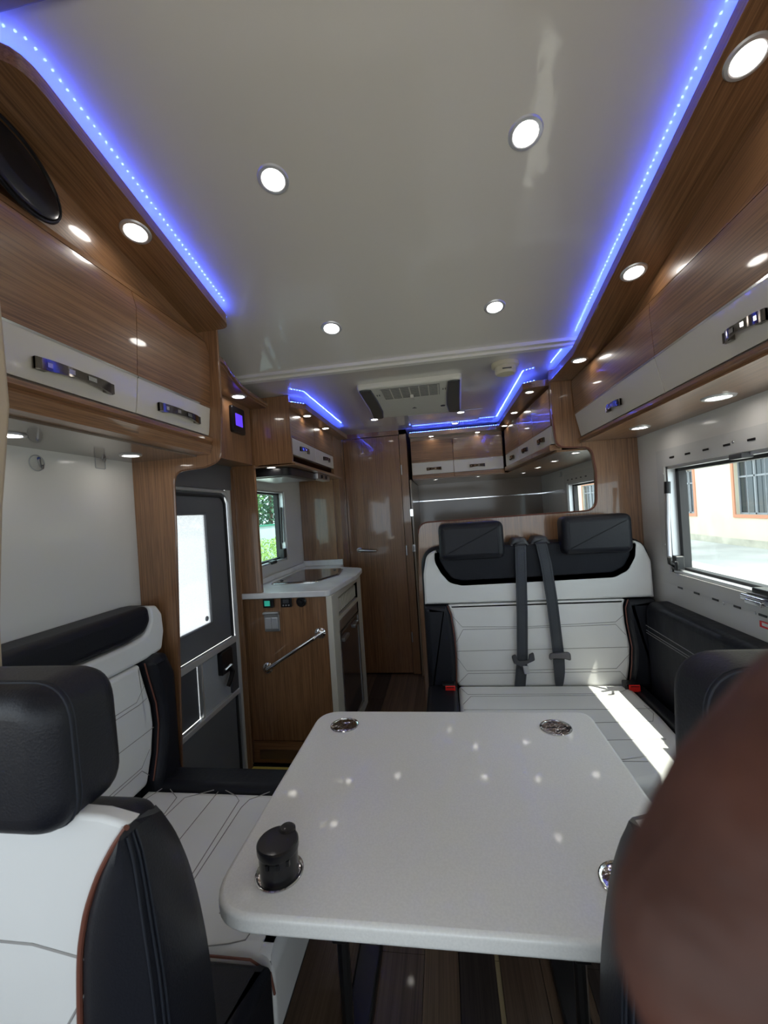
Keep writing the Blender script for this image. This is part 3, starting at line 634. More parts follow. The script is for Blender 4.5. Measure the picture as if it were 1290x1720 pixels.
# ================================================================== LIGHTS
def downlight(label, loc, r=.04, rot=(0, 0, 0), base=None, group=None):
    if base is None:
        t = thing('downlight', label, 'lamp', loc, group)
        MB().lathe([(.0275, -.0005), (.0285, -.004), (.031, -.0052), (.037, -.004), (.0395, 0)], loc, 'z', 36).build('ring', ALU, t)
        MB().lathe([(.0, -.0022), (.015, -.0022), (.0280, -.0015)], loc, 'z', 36).build('lens', LENS, t)
        return t
    return dup(base, loc, rot, label, group, scale=(r/.04,)*3)
base = downlight('round ceiling downlight, farther left of the four on the sloping ceiling', (-.375, 1.542, cz(1.542)))
base.rotation_euler = (-TILT, 0, 0)
for lab, loc, r, ro in [
    ('round ceiling downlight, farther right of the four on the sloping ceiling', (.228, 1.542, cz(1.542)), .038, -TILT),
    ('round ceiling downlight, nearer left of the four on the sloping ceiling', (-.362, .985, cz(.985)), .039, -TILT),
    ('round ceiling downlight, nearer right of the four on the sloping ceiling', (.238, .987, cz(.987)), .039, -TILT),
    ('downlight in the left pelmet beside the blue strip', (-.747, .992, zso(.992)-.0005), .038, -TILT),
    ('largest downlight in the right pelmet at the top right picture corner', (.612, .87, zso(.87)-.0005), .038, -TILT),
    ('middle downlight of the three in the right pelmet', (.622, 1.378, zso(1.378)-.0005), .038, -TILT),
    ('farthest downlight of the three in the right pelmet near the divider', (.608, 1.865, 1.907), .034, 0),
    ('small ceiling downlight at the left front corner of the air conditioner, near the bathroom door', (-.438, 2.885, 1.9715), .032, 0),
    ('small ceiling downlight at the right rear corner of the air conditioner', (.158, 2.89, 1.9655), .032, 0),
    ('farthest ceiling downlight beside the rear blue strip', (.13, 3.25, 1.9655), .030, 0),
    ('kitchen pelmet downlight nearer the entrance', (-.745, 2.33, 1.9045), .028, 0),
    ('kitchen pelmet downlight nearer the bathroom door', (-.745, 2.71, 1.9045), .028, 0),
    ('left downlight in the rear pelmet above the rear wall cabinets', (-.06, 3.385, 1.9045), .024, 0),
    ('right downlight in the rear pelmet above the rear wall cabinets', (.305, 3.385, 1.9045), .024, 0),
    ('nearest downlight in the rear right pelmet, just behind the divider', (.49, 2.30, 1.9045), .027, 0),
    ('middle downlight in the rear right pelmet', (.49, 2.78, 1.9045), .027, 0),
    ('last downlight in the rear right pelmet at the inner corner', (.49, 3.21, 1.9045), .027, 0),
    ('downlight above the entrance door display', (-.93, 1.87, 1.9145), .038, 0),
    ('nearest of the four small downlights under the right bed cabinets', (.70, 2.30, 1.5645), .025, 0),
    ('second of the four small downlights under the right bed cabinets', (.69, 2.68, 1.5645), .025, 0),
    ('third of the four small downlights under the right bed cabinets', (.68, 3.09, 1.5645), .025, 0),
    ('farthest of the four small downlights under the right bed cabinets', (.66, 3.52, 1.5645), .022, 0),
    ('left small downlight under the rear wall cabinets', (-.05, 3.53, 1.5645), .022, 0),
    ('right small downlight under the rear wall cabinets', (.30, 3.53, 1.5645), .022, 0),
    ('downlight under the kitchen cabinet beside the cooker hood', (-.90, 2.135, 1.5995), .030, 0),
    ('downlight under the left overhead cabinets beside the wooden panel', (-1.0, 1.235, 1.5595), .034, 0),
    ('downlight under the left overhead cabinets half hidden by the pillar trim', (-1.0, .85, 1.5595), .034, 0),
    ('large downlight under the right overhead cabinets above the side window', (.835, 1.38, 1.5995), .045, 0),
    ('smaller downlight under the right overhead cabinets next to the divider', (.82, 1.85, 1.5995), .040, 0)]:
    downlight(lab, loc, r, (ro, 0, 0), base)

# ================================================================== CEILING UNITS
t = thing('air_conditioner', 'white ceiling air conditioner with two curved dark grey end bars', 'air conditioner', (-.13, 2.35, 1.93))
ao = rpoly([(-.385, 2.02, .02), (.125, 2.01, .02), (.15, 2.69, .03), (-.41, 2.68, .03)], 4)
MB().prism(ao, 'z', 1.971, 1.925, 0, .012, 4).build('housing', PLASTIC, t)
for sgn, pts in ((-1, [(-.378, 2.03), (-.318, 2.03), (-.315, 2.25), (-.322, 2.50), (-.345, 2.67), (-.405, 2.66), (-.385, 2.40)]), (1, [(.118, 2.02), (.060, 2.02), (.055, 2.25), (.058, 2.48), (.075, 2.67), (.143, 2.68), (.128, 2.35)])):
    MB().prism(rpoly([(x, y, .02) for x, y in pts], 3), 'z', 1.93, 1.917, 0, .005, 3).build('end_bar', GDARK if False else mat('bar_grey', (.055, .058, .058), .45), t)
vg = MB().box(-.275, .020, 2.055, 2.245, 1.9225, 1.926).build('vent_grille', GDARK, t)
for k in range(7): MB().box(-.275+k*.0475, -.270+k*.0475, 2.055, 2.25, 1.9215, 1.9235).build('grille_bar', PLASTIC, vg, False)
for k in range(9): MB().box(-.275, .02, 2.058+k*.0225, 2.062+k*.0225, 1.9215, 1.9235).build('slat', PLASTIC, vg, False)
MB().rbox(-.135, -.118, 2.19, 2.25, 1.905, 1.925, .003).build('flap_lever', PLASTIC, t)
MB().lathe([(.014, 0), (.013, -.004)], (.036, 2.50, 1.925), 'z', 14).build('sensor', BPLAST, t)
MB().prism([(-.132, 2.47), (-.118, 2.50), (-.146, 2.50)], 'z', 1.925, 1.9235).build('logo', GDARK, t)
for x in (-.305, .035):
    for k in range(2): MB().box(x+k*.012, x+k*.012+.004, 2.14, 2.165, 1.923, 1.9255).build('vent_mark', GDARK, t, False)
t.location = (-.134, 2.42, 1.951); t.scale = (1.03, 1.03, 1)
t = thing('smoke_detector', 'ivory smoke detector on the ceiling right of the air conditioner', 'detector', (.325, 2.0, 1.95))
MB().lathe([(.062, .0), (.062, -.016), (.052, -.020)], (.325, 2.0, 1.9715), 'z', 32).build('base', IVORY, t)
MB().lathe([(.048, .0), (.048, -.022), (.040, -.030), (.0, -.030)], (.325, 2.0, 1.9515), 'z', 32).build('cap', IVORY, t)
MB().box(.305, .345, 1.948, 1.954, 1.933, 1.937).build('slot', GDARK, t, False)

# ================================================================== TABLE
t = thing('dinette_table', 'white laminate dinette table with rounded corners and four steel cup holders', 'table', (-.03, .93, 0))
TX0, TX1, TY0, TY1, TZ = -.412, .368, .591, 1.243, .72
to = rpoly([(TX0, TY0, .085), (TX1, TY0, .085), (TX1, TY1, .045), (TX0, TY1, .07)], 8)
tt = MB().prism(to, 'z', TZ-.030, TZ, .008, .008, 4).build('tabletop', TABLE, t)
holes = [(-.318, 1.155), (.257, 1.152), (-.315, .671), (.245, .69)]
cut = MB()
for p in holes: cut.lathe([(.0365, -.06), (.0365, .03)], (p[0], p[1], TZ), 'z', 40)
me = cut.build('cutter', TABLE, None, False)
tt.modifiers.clear(); md = tt.modifiers.new('holes', 'BOOLEAN'); md.operation = 'DIFFERENCE'; md.object = me; md.solver = 'EXACT'
me.modifiers.clear()
bpy.context.view_layer.update()
dg = bpy.context.evaluated_depsgraph_get(); nm = bpy.data.meshes.new_from_object(tt.evaluated_get(dg)); tt.modifiers.clear(); tt.data = nm
wn = tt.modifiers.new('weighted_normal', 'WEIGHTED_NORMAL'); wn.mode = 'FACE_AREA'; wn.weight = 100; wn.keep_sharp = True
for p_ in nm.polygons:
    if abs(p_.normal.z) > .999: p_.use_smooth = False
bpy.data.objects.remove(me)
for p in holes:
    MB().lathe([(.0405, .0005), (.0405, .002), (.0385, .0028), (.0355, .0015), (.0345, -.004), (.0335, -.058)], (p[0], p[1], TZ), 'z', 40).build('cup_holder', CUPM, t)
    MB().lathe([(.0325, -.058), (.0, -.056)], (p[0], p[1], TZ), 'z', 40).build('cup_base', RUBBER, t)
for k, x in enumerate((-.293, .225)):
    lg = MB(); lg.tube([(x, .93, TZ-.032), (x, .93, .41)], .0105, 10); lg.tube([(x, .93, .42), (x, .93, .03)], .014, 10)
    leg = lg.build('leg', BMATT, t)
    MB().prism(rpoly([(.895, .36, .01), (.965, .36, .01), (.955, .43, .01), (.94, .46, .01), (.91, .46, .01)], 3), 'x', x-.016, x+.016, .003, .003, 2).build('hinge_bracket', BMATT, leg)
    MB().tube([(x+.012, .93, .40), (x+.04, .93, TZ-.04)], .004, 8).build('brace', STEEL, leg)
    MB().rbox(x-.08, x+.08, .80, 1.06, TZ-.040, TZ-.0325, .003).build('mounting_plate', BMATT, leg)
    xf = x-.007+.032*k
    MB().prism(rpoly([(xf-.034, .55, .033), (xf+.034, .55, .033), (xf+.034, 1.27, .033), (xf-.034, 1.27, .033)], 6), 'z', .001, .028, 0, .006, 3).build('foot', BMATT, leg)
    MB().lathe([(.008, 0), (.006, .005)], (xf, 1.235, .028), 'z', 12).build('bolt', STEEL, leg)
# black lidded cup in the near left holder
t = thing('lidded_cup', 'black lidded ashtray cup standing in the near left cup holder', 'cup', (-.315, .671, .66))
MB().lathe([(.0, -.058), (.029, -.058), (.0315, .0), (.0325, .030), (.0325, .042)], (-.315, .671, TZ), 'z', 36).build('body', BPLAST, t)
MB().lathe([(.0340, .040), (.0350, .044), (.0348, .053), (.0325, .0555), (.0, .0560)], (-.315, .671, TZ), 'z', 36).build('lid', BPLAST, t)
kb = MB(); kb.lathe([(.015, -.006), (.0145, .001), (.011, .004), (.0, .005)], (-.308, .697, TZ+.055), 'z', 20); kb.build('lid_tab', BPLAST, t)
for a in (-70, -40, -100): MB().rbox(-.315+.033*math.cos(math.radians(a))-.003, -.315+.033*math.cos(math.radians(a))+.003, .671+.033*math.sin(math.radians(a))-.003, .671+.033*math.sin(math.radians(a))+.003, TZ+.030, TZ+.040, .001).build('hinge_lug', BPLAST, t)

# ================================================================== SEATING helpers
def lines(ls, fn, parent, m=STITCH, r=.0013):
    b_ = MB()
    for l_ in ls: b_.tube([fn(*p) for p in l_], r, 5)
    return b_.build('stitching', m, parent)
def dense(l_, n=4):
    out = []
    for a, b_ in zip(l_, l_[1:]): out += [tuple(a[i]+(b_[i]-a[i])*k/n for i in range(len(a))) for k in range(n)]
    return out+[l_[-1]]
# ------- rear double bench (faces the camera)
t = thing('double_bench_seat', 'white and black two-person bench with belts and headrests against the divider', 'bench', (.4, 1.8, 0))
YF = 2.05
MB().box(-.13, .86, 1.42, 2.17, .0, .30).build('base', wood('bench_base', 'x', (.03, .016, .01), (.06, .032, .02), (.08, .045, .03)), t)
MB().prism(rpoly([(-.13, .33, .02), (.93, .33, .02), (.935, 1.13, .12), (-.128, 1.128, .10)], 8), 'y', 2.17, YF+.035, 0, .02, 4).build('backrest_shell', BLACK_L, t)
wb = MB()
wb.prism(rpoly([(-.120, .853), (-.118, 1.0, .2), (-.098, 1.095, .06), (-.045, 1.118, .01), (-.047, 1.06, .05), (-.022, 1.010, .03), (.012, .966, .04), (.065, .951, .03), (.37, .955), (.757, .962, .04), (.812, .990, .04), (.842, 1.045, .03), (.850, 1.118, .01), (.89, 1.10, .05), (.922, 1.02, .06), (.925, .853)], 5), 'y', YF+.06, YF, 0, .012, 4)
wb.build('backrest_yoke', WHITE_L, t)
cb = MB(); cb.prism(rpoly([(-.118, .850), (-.012, .848, .02), (.005, .80, .05), (.015, .70, .1), (.017, .60, .1), (.010, .45, .03), (.786, .45, .03), (.802, .55, .1), (.808, .63, .1), (.793, .74, .1), (.790, .82, .05), (.806, .856, .01), (.90, .850), ]) if False else rpoly([(-.010, .848, .01), (.006, .80, .05), (.016, .70, .1), (.018, .60, .1), (.010, .445, .03), (.784, .445, .03), (.802, .55, .1), (.808, .63, .1), (.793, .74, .1), (.790, .82, .05), (.803, .849, .01)], 5), 'y', YF+.06, YF-.002, 0, .014, 4)
cb.build('backrest_centre', WHITE_L, t)
bt = MB(); bt.prism(rpoly([(-.042, 1.125, .02), (-.045, 1.07, .05), (-.018, 1.014, .03), (.014, .970, .04), (.066, .955, .03), (.37, .959), (.755, .966, .04), (.808, .994, .04), (.838, 1.045, .03), (.846, 1.128, .02)], 5), 'y', YF+.08, YF-.001, 0, .014, 4)
bt.build('backrest_top', BLACK_W, t)
for pts in ([(-.124, .846, .01), (-.014, .844, .02), (.001, .80, .05), (.011, .70, .1), (.013, .60, .1), (.005, .44, .02), (-.124, .44, .02)], [(.925, .846, .01), (.808, .846, .01), (.795, .815, .04), (.798, .74, .1), (.812, .63, .1), (.806, .55, .1), (.79, .44, .02), (.925, .44, .02)]):
    MB().prism(rpoly(pts, 5), 'y', YF+.06, YF-.018, 0, .025, 5).build('side_bolster', BLACK_L, t)
f2 = lambda x, z: (x, YF-.0022, z)
pt = MB(); pt.tube([(x, YF-.012, z) for x, z in dense([(-.012, .848), (.003, .80), (.013, .70), (.015, .60), (.008, .45)], 3)], .0025, 6).tube([(x, YF-.012, z) for x, z in dense([(.806, .85), (.793, .81), (.796, .74), (.810, .63), (.804, .55), (.788, .45)], 3)], .0025, 6)
pt.build('piping', PIPING, t)
lines([[(.012, .79), (.053, .740), (.357, .733), (.750, .745), (.785, .775)], [(.020, .665), (.057, .727), (.357, .726), (.750, .734), (.790, .685)], [(.02, .622), (.80, .628)], [(.02, .590), (.062, .526), (.741, .530), (.800, .595)], [(.02, .468), (.066, .513), (.757, .516), (.783, .480)]], f2, t)
# seat cushion of the double bench
so2 = rpoly([(.016, 2.045), (.016, 1.30, .02), (.50, 1.325, .05), (.66, 1.375, .08), (.775, 1.52, .12), (.790, 1.75, .1), (.79, 2.045)], 6)
MB().prism(so2, 'z', .31, .46, .01, .028, 6).build('seat_cushion', WHITE_L, t)
MB().prism(rpoly([(-.13, 2.045), (-.13, 1.33, .03), (.012, 1.30, .01), (.012, 2.045)], 4), 'z', .30, .462, .01, .022, 5).build('seat_bolster', BLACK_L, t)
MB().prism(rpoly([(.795, 2.045), (.795, 1.75, .1), (.79, 1.52, .05), (.85, 1.50, .03), (.85, 2.045)], 4), 'z', .30, .455, .01, .015, 5).build('seat_bolster', BLACK_L, t)
f3 = lambda x, y: (x, y, .4602)
lines([[(.03, 2.00), (.056, 1.937), (.615, 1.941), (.700, 1.943), (.775, 2.0)], [(.030, 1.84), (.068, 1.917), (.61, 1.926), (.70, 1.93)], [(.03, 1.791), (.596, 1.798), (.775, 1.808)], [(.03, 1.688), (.493, 1.688), (.735, 1.705), (.765, 1.767), (.760, 1.832)], [(.03, 1.567), (.486, 1.567), (.632, 1.576), (.72, 1.58)], [(.05, 1.44), (.60, 1.445)]], f3, t)
for x0, lab in ((-.032, 'black padded headrest on the left of the rear double bench'), (.528, 'black padded headrest on the right of the rear double bench')):
    h = MB().prism(rrect(x0, x0+.302, 1.068, 1.245, .035, 7), 'y', 2.10, 1.985, .03, .03, 6).build('headrest', BLACK_L, t)
    MB().tube([(x, 1.995+.002, z) for x, z in inset(rrect(x0, x0+.302, 1.068, 1.245, .035, 7), .010)], .0018, 6, True).build('seam', STITCHB, h)
    for dx in (.09, .21): MB().tube([(x0+dx, 2.06, 1.10), (x0+dx, 2.07, 1.0)], .006, 8).build('post', CHROME, h)
# belts
def belt(label, pts, w_):
    b_ = thing('seat_belt', label, 'seat belt', (pts[0][0], YF-.02, pts[-1][1]))
    P3 = [(x, YF-.022 if 0 < i < len(pts)-1 else YF-.018, z) for i, (x, z) in enumerate(pts)]
    P3 = [(pts[0][0], YF+.05, pts[0][1]+.012), (pts[0][0], YF+.0, pts[0][1]+.006)]+P3
    MB().ribbon(dense(P3, 3), .050, (1, 0, 0), .0025).build('webbing', BELT, b_)
    for dx in (-.017, .017): MB().ribbon([(x+dx, y-.0018, z) for x, y, z in dense(P3, 3)], .0012, (1, 0, 0), .001).build('webbing_edge', STITCHB, b_)
    x, z = pts[0]
    MB().prism(rpoly([(x-.052, z-.004, .008), (x+.052, z-.004, .008), (x+.026, z+.036, .012), (x-.026, z+.036, .012)], 4), 'y', YF+.085, YF+.0, .004, .012, 4).build('guide_cover', GDARK, b_)
    return b_
b1 = belt('left seat belt hanging over the bench back, with a hanging latch tongue', [(.347, 1.118), (.342, 1.0), (.334, .80), (.322, .595), (.303, .452)], 0)
b2 = belt('right seat belt hanging over the bench back, slanting to the right', [(.442, 1.122), (.456, 1.03), (.472, .86), (.485, .61), (.485, .56)], 0)
MB().ribbon(dense([(.485, YF-.024, .585), (.484, YF-.024, .52), (.480, YF-.018, .452)], 3), [.050, .050, .049, .047, .043, .038, .028], (1, 0, 0), .005).build('loop', BELT, b2)
lt = MB().prism(rpoly([(.270, .607, .01), (.280, .572, .01), (.312, .556, .01), (.352, .575, .01), (.376, .585, .01), (.372, .625, .01), (.350, .612, .005), (.345, .585, .01), (.300, .583, .01), (.290, .615, .006)], 4), 'y', YF-.030, YF-.040, .003, .003, 3).build('tongue', GDARK, b1)
MB().prism(rpoly([(.318, .560, .003), (.345, .558, .003), (.350, .522, .004), (.325, .520, .004)], 3), 'y', YF-.030, YF-.038, .003, .003, 2).build('tongue_blade', STEEL, lt)
MB().prism(rpoly([(.440, .585, .015), (.440, .615, .015), (.535, .622, .015), (.535, .580, .02), (.51, .590, .01), (.46, .594, .01)], 4), 'y', YF-.026, YF-.044, .005, .005, 3).build('tongue', mat('tongue_grey', (.10, .095, .105), .4), b2)
for x, lab in ((-.025, 'red seat belt buckle at the left end of the double bench'), (.785, 'red seat belt buckle at the right end of the double bench')):
    h = thing('seatbelt_buckle', lab, 'buckle', (x, 2.0, .45))
    MB().rbox(x-.034, x+.028, 1.985, 2.03, .445, .487, .006).build('housing', BPLAST, h)
    MB().rbox(x-.020, x+.026, 1.978, 1.99, .451, .481, .003).build('release_button', RED, h)
    MB().box(x-.014, x+.020, 1.9772, 1.9785, .474, .477).build('tongue_slot', BPLAST, h, False)
# black side cushion along the right wall
t = thing('side_cushion', 'black wrinkled leather side cushion along the wall under the window', 'cushion', (.9, 1.6, .3))
MB().prism(rrect(.82, 2.035, .30, .848, .06, 6), 'x', .948, .868, .0, .035, 6).build('pad', BLACK_W, t)
lines([[(.84, .725), (1.3, .72), (1.7, .73), (2.02, .735)], [(.84, .705), (1.3, .70), (1.7, .71), (2.02, .713)], [(.84, .695), (1.3, .69), (1.7, .70), (2.02, .702)]], lambda y, z: (.8675, y, z), t, STITCHW, .0015)

# ------- left side bench (faces right)
t = thing('side_bench_seat', 'white and black side bench along the left wall beside the table', 'bench', (-.8, 1.0, 0))
XF = -1.02
MB().box(-1.118, -.50, .62, 1.378, .0, .33).build('base', GDARK, t)
MB().prism(rpoly([(.40, .33), (1.375, .33), (1.375, 1.05, .07), (.40, 1.05)], 6), 'x', -1.118, XF-.035, 0, .01, 3).build('backrest_shell', BLACK_L, t)
MB().prism(rpoly([(.50, .87), (1.285, .875, .01), (1.355, .884, .02), (1.371, .945, .04), (1.366, 1.01, .03), (1.34, 1.043, .012), (1.300, 1.05), (1.306, 1.00, .03), (1.284, .957, .05), (1.20, .948), (.50, .945)], 5), 'x', -1.10, XF, 0, .012, 4).build('backrest_yoke', WHITE_L, t)
MB().prism(rpoly([(.50, .951), (1.20, .952), (1.283, .962, .05), (1.312, 1.00, .04), (1.303, 1.052, .02), (.50, 1.052)], 5), 'x', -1.115, XF+.002, 0, .025, 5).build('backrest_top', BLACK_L, t)
MB().prism(rpoly([(.50, .868), (1.243, .870, .01), (1.262, .80, .08), (1.285, .72, .1), (1.290, .65, .1), (1.275, .56, .08), (1.245, .47, .02), (.50, .47)], 5), 'x', -1.10, XF-.001, 0, .014, 4).build('backrest_centre', WHITE_L, t)
MB().prism(rpoly([(1.250, .872, .02), (1.30, .885, .02), (1.335, .88, .02), (1.375, .80, .05), (1.378, .33), (1.24, .33), (1.255, .48, .05), (1.281, .56, .08), (1.296, .65, .1), (1.291, .72, .1), (1.268, .80, .05)], 5), 'x', -1.10, -.985, 0, .025, 5).build('side_bolster', BLACK_L, t)
MB().tube([(XF+.012, y, z) for y, z in dense([(1.246, .872), (1.265, .80), (1.288, .72), (1.293, .65), (1.278, .56), (1.252, .48)], 3)], .0025, 6).build('piping', PIPING, t)
lines([[(.9, .755), (1.216, .757), (1.255, .795)], [(.9, .742), (1.225, .744), (1.262, .75)], [(.9, .639), (1.285, .641)], [(.95, .54), (1.22, .542), (1.26, .58)], [(.95, .53), (1.22, .532), (1.25, .50)]], lambda y, z: (XF-.0008, y, z), t)
MB().prism(rpoly([(-1.03, .765), (-.385, .765, .01), (-.385, 1.252, .01), (-1.03, 1.252)], 4), 'z', .30, .46, .01, .035, 6).build('seat_cushion', WHITE_L, t)
MB().prism(rpoly([(-1.03, 1.255), (-.385, 1.255, .01), (-.395, 1.375, .03), (-1.03, 1.375)], 4), 'z', .30, .464, .01, .03, 6).build('seat_bolster', BLACK_W, t)
MB().prism(rpoly([(-1.03, .762), (-.385, .762, .01), (-.40, .60, .06), (-1.03, .60)], 5), 'z', .30, .466, .01, .022, 6).build('seat_bolster', BLACK_L, t)
MB().tube([(x, y, .463) for x, y in ((-.98, .762), (-.7, .762), (-.50, .762), (-.43, .762))]+[(-.39, .762, .44), (-.384, .762, .40)], .0025, 6).build('piping', PIPING, t)
f4 = lambda x, y: (x, y, .4602)
lines([[(-.999, 1.173), (-.973, 1.245)], [(-.90, .78), (-.885, 1.136), (-.893, 1.205), (-.942, 1.243)], [(-.89, .78), (-.875, 1.132), (-.866, 1.206), (-.79, 1.246)], [(-.78, .78), (-.773, 1.066), (-.771, 1.238)], [(-.665, .78), (-.67, .956), (-.681, 1.202), (-.702, 1.223), (-.75, 1.246)], [(-.648, .78), (-.656, .934), (-.659, 1.173), (-.650, 1.207), (-.60, 1.246)], [(-.545, .85), (-.550, .95), (-.545, 1.24)], [(-.62, .79), (-.533, .782), (-.491, .790), (-.459, .80), (-.450, .84), (-.450, 1.24)]], f4, t)

# ------- cab seats
def cab_seat(label, cx, y0):
    t = thing('captain_chair', label, 'seat', (cx, y0+.08, 0))
    body = rpoly([(cx-.195, .25, .03), (cx+.195, .25, .03), (cx+.205, .70, .2), (cx+.196, .83, .08), (cx+.180, .91, .05), (cx+.145, .964, .04), (cx-.145, .964, .04), (cx-.180, .91, .05), (cx-.196, .83, .08), (cx-.205, .70, .2)], 7)
    MB().prism(body, 'y', y0+.018, y0+.118, .005, .06, 8).build('backrest_shell', BLACK_L, t)
    inn = [(.108, .28), (.108, .50), (.108, .66), (.110, .76), (.115, .835), (.127, .885), (.146, .928), (.168, .962), (.186, .984)]
    out = [(.214, .28), (.217, .50), (.218, .66), (.217, .75), (.213, .82), (.207, .875), (.202, .92), (.197, .955), (.190, .977)]
    bk = [(.208, .28), (.211, .48), (.212, .62), (.210, .69), (.205, .755), (.196, .815), (.184, .862), (.168, .900), (.150, .925)]
    def fine(l_): return dense(l_, 4)
    inn, out, bk = fine(inn), fine(out), fine(bk)
    for _ in range(2):
        inn = [inn[0]]+[tuple((inn[i-1][k]+2*inn[i][k]+inn[i+1][k])/4 for k in (0, 1)) for i in range(1, len(inn)-1)]+[inn[-1]]
        bk = [bk[0]]+[tuple((bk[i-1][k]+2*bk[i][k]+bk[i+1][k])/4 for k in (0, 1)) for i in range(1, len(bk)-1)]+[bk[-1]]
        out = [out[0]]+[tuple((out[i-1][k]+2*out[i][k]+out[i+1][k])/4 for k in (0, 1)) for i in range(1, len(out)-1)]+[out[-1]]
    pc = [(a, b_) for a, b_ in inn]
    MB().prism([(cx-a, b_) for a, b_ in pc]+[(cx-.15, .992), (cx, .998), (cx+.15, .992)]+[(cx+a, b_) for a, b_ in pc[::-1]], 'y', y0+.022, y0+.004, 0, .006, 3).build('backrest_centre', WHITE_L, t)
    sec = [(0, .012), (.06, .0), (.25, -.010), (.5, -.014), (.75, -.012), (.93, -.004), (.99, .006), (1.12, .018), (1.4, .045), (1.75, .08), (2.0, .105), (2.12, .118)]
    for s in (-1, 1):
        v = []; f = []; M = len(sec)
        for k, (a, b_) in enumerate(zip(inn, out)):
            e = 1-.0*k
            for u_, yy in sec:
                if u_ > 1:
                    g_ = min(1, u_-1); c_ = bk[k]; g2 = g_**1.35; bu = .006*math.sin(math.pi*g_)
                    v.append((cx+s*(b_[0]+(c_[0]-b_[0])*g2+bu-(.02 if u_ > 2.05 else 0)), y0+yy, b_[1]+(c_[1]-b_[1])*g2+bu*.8)); continue
                v.append((cx+s*(a[0]+(b_[0]-a[0])*u_ if u_ <= 1 else b_[0]+(u_-1)*.12), y0+yy, a[1]+(b_[1]-a[1])*min(u_, 1)-(.0 if yy < .05 else .012*(yy/.118))))
        for k in range(len(inn)-1):
            for q in range(M-1): f.append((k*M+q, k*M+q+1, (k+1)*M+q+1, (k+1)*M+q))
        f.append(tuple(range(M))); f.append(tuple((len(inn)-1)*M+q for q in range(M)))
        f += [(k*M+M-1, k*M, (k+1)*M, (k+1)*M+M-1) for k in range(len(inn)-1)]
        MB().add(v, f).build('side_bolster', BLACK_L, t)
        MB().tube([(cx+s*a, y0+.001, b_) for a, b_ in inn], .0034, 8).build('piping', PIPING, t)
        b_ = MB()
        for u_, yy in ((.95, -.0045), (.985, .0035), (1.0, .0085)):
            b_.tube([(cx+s*(a[0]+(c_[0]-a[0])*u_+.0012), y0+yy-.0005, a[1]+(c_[1]-a[1])*u_) for a, c_ in zip(inn, out)], .0013, 5)
        b_.build('stitching', STITCHB, t)
    lines([dense([(cx-.119, .83), (cx-.05, .838), (cx+.05, .838), (cx+.128, .825)]), dense([(cx+.119, .79), (cx+.06, .70), (cx+.04, .56)]), dense([(cx-.119, .79), (cx-.06, .70), (cx-.04, .56)])], lambda x, z: (x, y0+.0035, z), t, STITCH, .0016)
    MB().prism(rrect(cx-.21, cx+.21, y0-.42, y0+.02, .05, 5), 'z', .28, .42, .02, .03, 5).build('seat_cushion', BLACK_L, t)
    MB().box(cx-.15, cx+.15, y0-.35, y0+.05, 0, .28).build('pedestal', BMATT, t)
    ro = rpoly([(cx-.128, .978, .045), (cx+.128, .978, .045), (cx+.122, 1.148, .05), (cx-.122, 1.148, .05)], 8)
    h = MB().prism(ro, 'y', y0-.028, y0+.085, .03, .035, 7).build('headrest', BLACK_L, t)
    b_ = MB(); rim = inset(ro, .002)
    b_.tube([(x, y0-.010, z) for x, z in inset(ro, .0052)], .0013, 6, True); b_.tube([(x, y0+.001, z) for x, z in inset(ro, .0004)], .0018, 6, True); b_.tube([(x, y0+.007, z) for x, z in inset(ro, .0002)], .0011, 6, True)
    b_.build('stitching', STITCHB, h)
    for dx in (-.05, .05): MB().tube([(cx+dx, y0+.05, 1.0), (cx+dx, y0+.06, .92)], .006, 8).build('post', CHROME, h)
    return t
cab_seat('left cab seat, white leather with black bolsters, brown piping and large black headrest', -.562, .42)
cab_seat('right cab seat, mostly hidden behind the blurred hand', .362, .44)
# belt of the left cab seat at the picture edge
t = thing('cab_seat_belt', 'dark grey seat belt at the left picture edge above the cab headrest', 'seat belt', (-.62, .52, 1.1))
MB().ribbon([(-.72, .50, 1.38), (-.680, .50, 1.27), (-.655, .50, 1.18), (-.640, .50, 1.12), (-.635, .50, 1.05)], .05, (1, -.2, 0), .003).build('webbing', BELT, t)

# adhesive hooks
for (y, z, shape, lab) in ((1.02, 1.52, 'round', 'round clear adhesive hook with a blue dot on the left wall'), (1.24, 1.565, 'bar', 'rectangular clear adhesive hook on the left wall')):
    t = thing('wall_hook', lab, 'hook', (-1.119, y, z))
    ol = [(y+.022*math.cos(a*math.pi/12), z+.022*math.sin(a*math.pi/12)) for a in range(24)] if shape == 'round' else rrect(y-.02, y+.02, z-.04, z+.035, .004)
    MB().tube([(-1.117, a, b_) for a, b_ in ol], .0012, 6, True).build('plate_rim', GLIGHT, t)
    MB().prism(ol, 'x', -1.1195, -1.1175).build('plate', CLEAR, t)
    MB().tube([(-1.116, y+.006, z+.012), (-1.112, y+.006, z-.008), (-1.104, y+.004, z-.016), (-1.098, y, z-.008)], .003, 8).build('hook_arm', STEEL, t)
    if shape == 'round': MB().lathe([(.005, 0), (.004, .002)], (-1.1170, y+.006, z+.013), 'x', 12).build('dot', mat('blue_dot', (.02, .05, .25), .4), t)
t = thing('wall_hook', 'small clear hook on the rear right wall under the bed cabinets', 'hook', (.949, 3.3, 1.52))
MB().tube([(.947, 3.5+.02*math.cos(a*math.pi/8), 1.53+.02*math.sin(a*math.pi/8)) for a in range(16)], .0015, 6, True).build('plate_rim', GLIGHT, t)
MB().tube([(.945, 3.5, 1.535), (.94, 3.5, 1.515), (.932, 3.495, 1.51)], .003, 6).build('hook_arm', STEEL, t)
